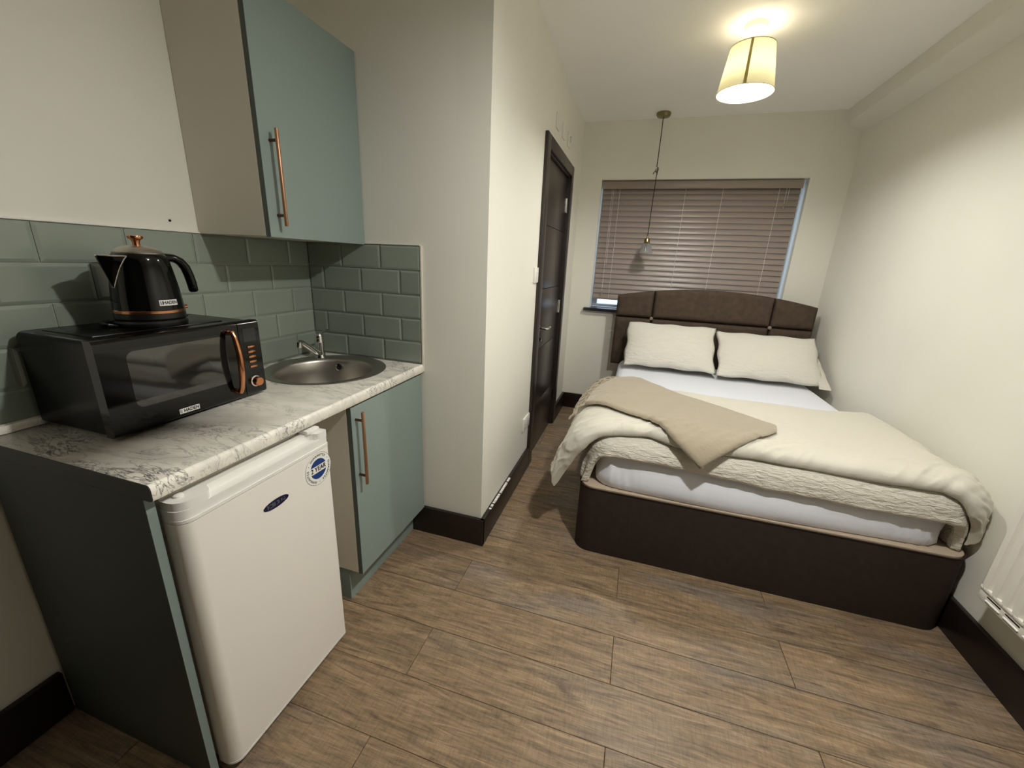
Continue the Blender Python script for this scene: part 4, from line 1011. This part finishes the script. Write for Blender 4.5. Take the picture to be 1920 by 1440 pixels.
# coverlet
def cov_front(a): return interp([(-.40, 1.675), (-.20, 1.698), (-.10, 1.719), (0, 1.721), (.3, 1.718), (.6, 1.696), (1.0, 1.685), (1.24, 1.683), (1.33, 1.70), (1.5, 1.70)], a)+0.006*noise.noise(Vector((a*9, 2.2, 0)))
def AB_cov(u, v):
    bb = v; a0 = -0.315; a1 = 1.500
    a = a0+(a1-a0)*u
    f = cov_front(a); return a, f+(2.47-f)*(v**1.5)
def wr_cov(a, c, d, s):
    k = 0.003*abs(fbm(a*14, c*14, 3))
    if d > 0.06: k += min(1, (d-0.06)/0.12)*0.012*(0.5+0.5*math.sin((a if c < 1.9 and -0.02 < a < 1.24 else c)*60+4*fbm(a*4, c*4, 5)))*(0.35 if -0.02 < a < 1.22 else 1)
    return k
b = cloth_slab(AB_cov, 170, 70, 0.007, COV, 0.025, wr_cov, 1.347, 0.02, 0.30)
tag(obj('coverlet', b, M_cover, ang=80), 'ivory crinkled seersucker coverlet under the duvet', 'coverlet')
# duvet
def duv_front(a): return interp([(-.50, 1.70), (-.30, 1.700), (-.17, 1.722), (-.10, 1.756), (0, 1.786), (.13, 1.800), (.24, 1.770), (.45, 1.771), (.7, 1.771), (.93, 1.764), (1.03, 1.757), (1.18, 1.761), (1.23, 1.741), (1.28, 1.70), (1.5, 1.685)], a)+0.004*noise.noise(Vector((a*8, 7.7, 0)))
def duv_back(a): return interp([(-.5, 2.42), (0, 2.545), (.3, 2.54), (.62, 2.49), (1.05, 2.51), (1.25, 2.56), (1.5, 2.60)], a)
def AB_duv(u, v):
    al = -0.462+0.10*v; ar = 1.478-0.10*v
    a = al+(ar-al)*u; f, g = duv_front(a), duv_back(a); return a, f+(g-f)*(v**1.25)
def wr_duv(a, c, d, s):
    k = 0.006*fbm(a*2.6+1, c*2.6, 9)+0.002*abs(fbm(a*9, c*7, 2))
    fe = max(0, 1-abs(c-1.84)/0.12)
    rid = 1-abs(noise.noise(Vector(((a*0.8+c*0.6)*7, (c*0.8-a*0.6)*26, 3.1))))*4.5
    k += 0.013*fe**0.7*max(0, rid)*(0.35+0.65*max(0, 0.5+noise.noise(Vector((a*3.2, 4.4, 0)))))
    if a < -0.08 and c < 2.3: k += 0.006*min(1, (-a-0.08)/0.1)*max(0, 1-abs(noise.noise(Vector((a*12, c*24, 6))))*4)
    if a > 1.20: k += 0.008*min(1, (a-1.20)/0.08)*max(0, 1-abs(noise.noise(Vector((a*10, c*20, 2))))*4)
    return k+0.004
b = cloth_slab(AB_duv, 250, 150, 0.041, DUV, 0.030, wr_duv, 1.364, 0.030, 0.22, zmin=0.30)
dv_o = obj('duvet', b, M_duvet, ang=80); tag(dv_o, 'thick ivory duvet folded across the lower half of bed', 'duvet')
# throw with fringe
def poly_at(pts, t):
    L = [0]
    for p, q in zip(pts, pts[1:]): L.append(L[-1]+math.dist(p, q))
    s = t*L[-1]
    for i in range(len(pts)-1):
        if s <= L[i+1] or i == len(pts)-2:
            k = (s-L[i])/(L[i+1]-L[i]); return (pts[i][0]+(pts[i+1][0]-pts[i][0])*k, pts[i][1]+(pts[i+1][1]-pts[i][1])*k)
up_ = [(-0.055, 2.565), (0.02, 2.620), (0.085, 2.625), (0.150, 2.540), (0.230, 2.437), (0.355, 2.318), (0.480, 2.210), (0.606, 2.105), (0.690, 2.035)]
lo_ = [(-0.205, 2.100), (-0.144, 2.050), (-0.06, 1.992), (0.032, 1.932), (0.115, 1.878), (0.175, 1.809), (0.225, 1.745), (0.278, 1.699), (0.336, 1.648)]
lf_ = [(-0.205, 2.100), (-0.205, 2.21), (-0.17, 2.35), (-0.12, 2.46), (-0.055, 2.565)]
rt_ = [(0.336, 1.648), (0.413, 1.711), (0.507, 1.788), (0.626, 1.912), (0.676, 1.975), (0.690, 2.035)]
def AB_thr(u, v):
    A, B2, L, R2 = poly_at(lo_, u), poly_at(up_, u), poly_at(lf_, v), poly_at(rt_, v)
    c00, c10, c01, c11 = lo_[0], lo_[-1], up_[0], up_[-1]; o = []
    for k in (0, 1):
        o.append((1-v)*A[k]+v*B2[k]+(1-u)*L[k]+u*R2[k]-((1-u)*(1-v)*c00[k]+u*(1-v)*c10[k]+(1-u)*v*c01[k]+u*v*c11[k]))
    return tuple(o)
def wr_thr(a, c, d, s):
    q = (a*0.72-c*0.69); r_ = a*0.69+c*0.72
    return 0.003*abs(fbm(a*5, c*5, 12))+0.009*max(0, math.sin(q*16+1.2+2.0*fbm(r_*1.5, q*2, 6)))*max(0, 1-abs(a-0.05)/0.35)+wr_duv(a, c, d, 0)
TOFF = 0.041+0.030+0.014
b = cloth_slab(AB_thr, 90, 50, TOFF, DUV, 0.014, wr_thr, 1.36, 0.02, 0.25)
th = obj('throw_blanket', b, M_throw, ang=80); tag(th, 'beige fringed throw lying diagonally across the duvet', 'blanket')
b = MB()
for i in range(27):
    v = (i+0.5)/27; a, c = AB_thr(0.012, v); ln = random.uniform(0.095, 0.130); wob = random.uniform(-0.025, 0.025); ph = random.uniform(0, 6); pts = []
    for k in range(10):
        s = k/9; aa = a-ln*s; cc = c-0.035*s+wob*s*s+0.0045*math.sin(s*13+ph)
        P, nn, d = drape(aa, cc, TOFF-0.002, DUV)
        pts.append(P+nn*(0.012+wr_duv(aa, cc, d, 0)+0.004*math.sin(s*11+ph*1.7)))
    b.tube(pts, [0.0055+0.0012*math.sin(k*2.1+ph) for k in range(9)]+[0.0035], 7)
fo = obj('fringe', b, M_throw, th); fo['kind'] = 'stuff'

# ------------------------------------------------------------------ pillows
def pillow(xc, hw, yb_, zb_, yt_, zt_, thick, seed, rot, name, label):
    mb = MB(); C0 = Vector((xc, (yb_+yt_)/2, (zb_+zt_)/2)); V = Vector((0, yt_-yb_, zt_-zb_)); hh_ = V.length/2; V.normalize()
    U = Vector((math.cos(rot), 0, math.sin(rot))); U = (U-V*U.dot(V)).normalized(); W = U.cross(V)   # W faces the room
    if W.y > 0: W = -W
    nu, nv = 44, 34; G2 = []
    for side in (1, -1):
        g = []
        for i in range(nu):
            row = []
            for j in range(nv):
                u, v = -1+2*i/(nu-1), -1+2*j/(nv-1)
                pinch = 1-0.022*(1-abs(v)**2)*abs(u)**3; pv = 1-0.05*(1-abs(u)**2)*abs(v)**3
                t = thick*((1-abs(u)**2.6)**0.62)*((1-abs(v)**2.4)**0.62)
                wr = 0.0045*fbm(u*3+seed, v*3, side, 4)+0.002*fbm(u*11+seed, v*9, side, 2)
                edgek = (1-abs(u)**4)*(1-abs(v)**4)
                p = C0+U*(u*hw*pinch)+V*(v*hh_*pv)+W*(side*(t+wr*edgek))
                p += V*0.006*math.sin(u*9+seed)*abs(v)**6 + U*0.006*math.sin(v*7+seed)*abs(u)**6
                row.append(mb.bm.verts.new(p))
            g.append(row)
        G2.append(g)
    for s, g in enumerate(G2):
        for i in range(nu-1):
            for j in range(nv-1):
                q = (g[i][j], g[i+1][j], g[i+1][j+1], g[i][j+1]); mb.bm.faces.new(q if s == 0 else q[::-1])
    bmesh.ops.remove_doubles(mb.bm, verts=mb.bm.verts[:], dist=0.0012)
    o = obj(name, mb, M_pillow, ang=180); tag(o, label, 'pillow', 'white pillows leaning on the headboard'); return o
pillow(0.281, 0.333, 3.215, 0.632, 3.520, 0.935, 0.072, 1.3, 0.0, 'pillow', 'white pillow on the left half of bed, near the door')
p2 = pillow(0.962, 0.337, 3.190, 0.628, 3.505, 0.915, 0.074, 5.1, 0.0, 'pillow', 'white pillow on the right half of bed, beside the wall')
b = MB()
def flap(u, v):
    x = 1.262+0.078*u; s = v; lo = Vector((x, 3.155+0.012*u, 0.622-0.006*u)); hi = Vector((1.275+0.045*u, 3.42-0.03*u, 0.83-0.07*u))
    p = lo+(hi-lo)*s; p.y -= 0.012*math.sin(PI*s)*(1-u)+0.004*math.sin(s*14); return p
g1 = b.grid(flap, 8, 14); g3 = b.grid(lambda u, v: flap(u, v)+Vector((0, 0.004, 0.004)), 8, 14)
obj('pillowcase_flap', b, M_pillow, p2, ang=80)
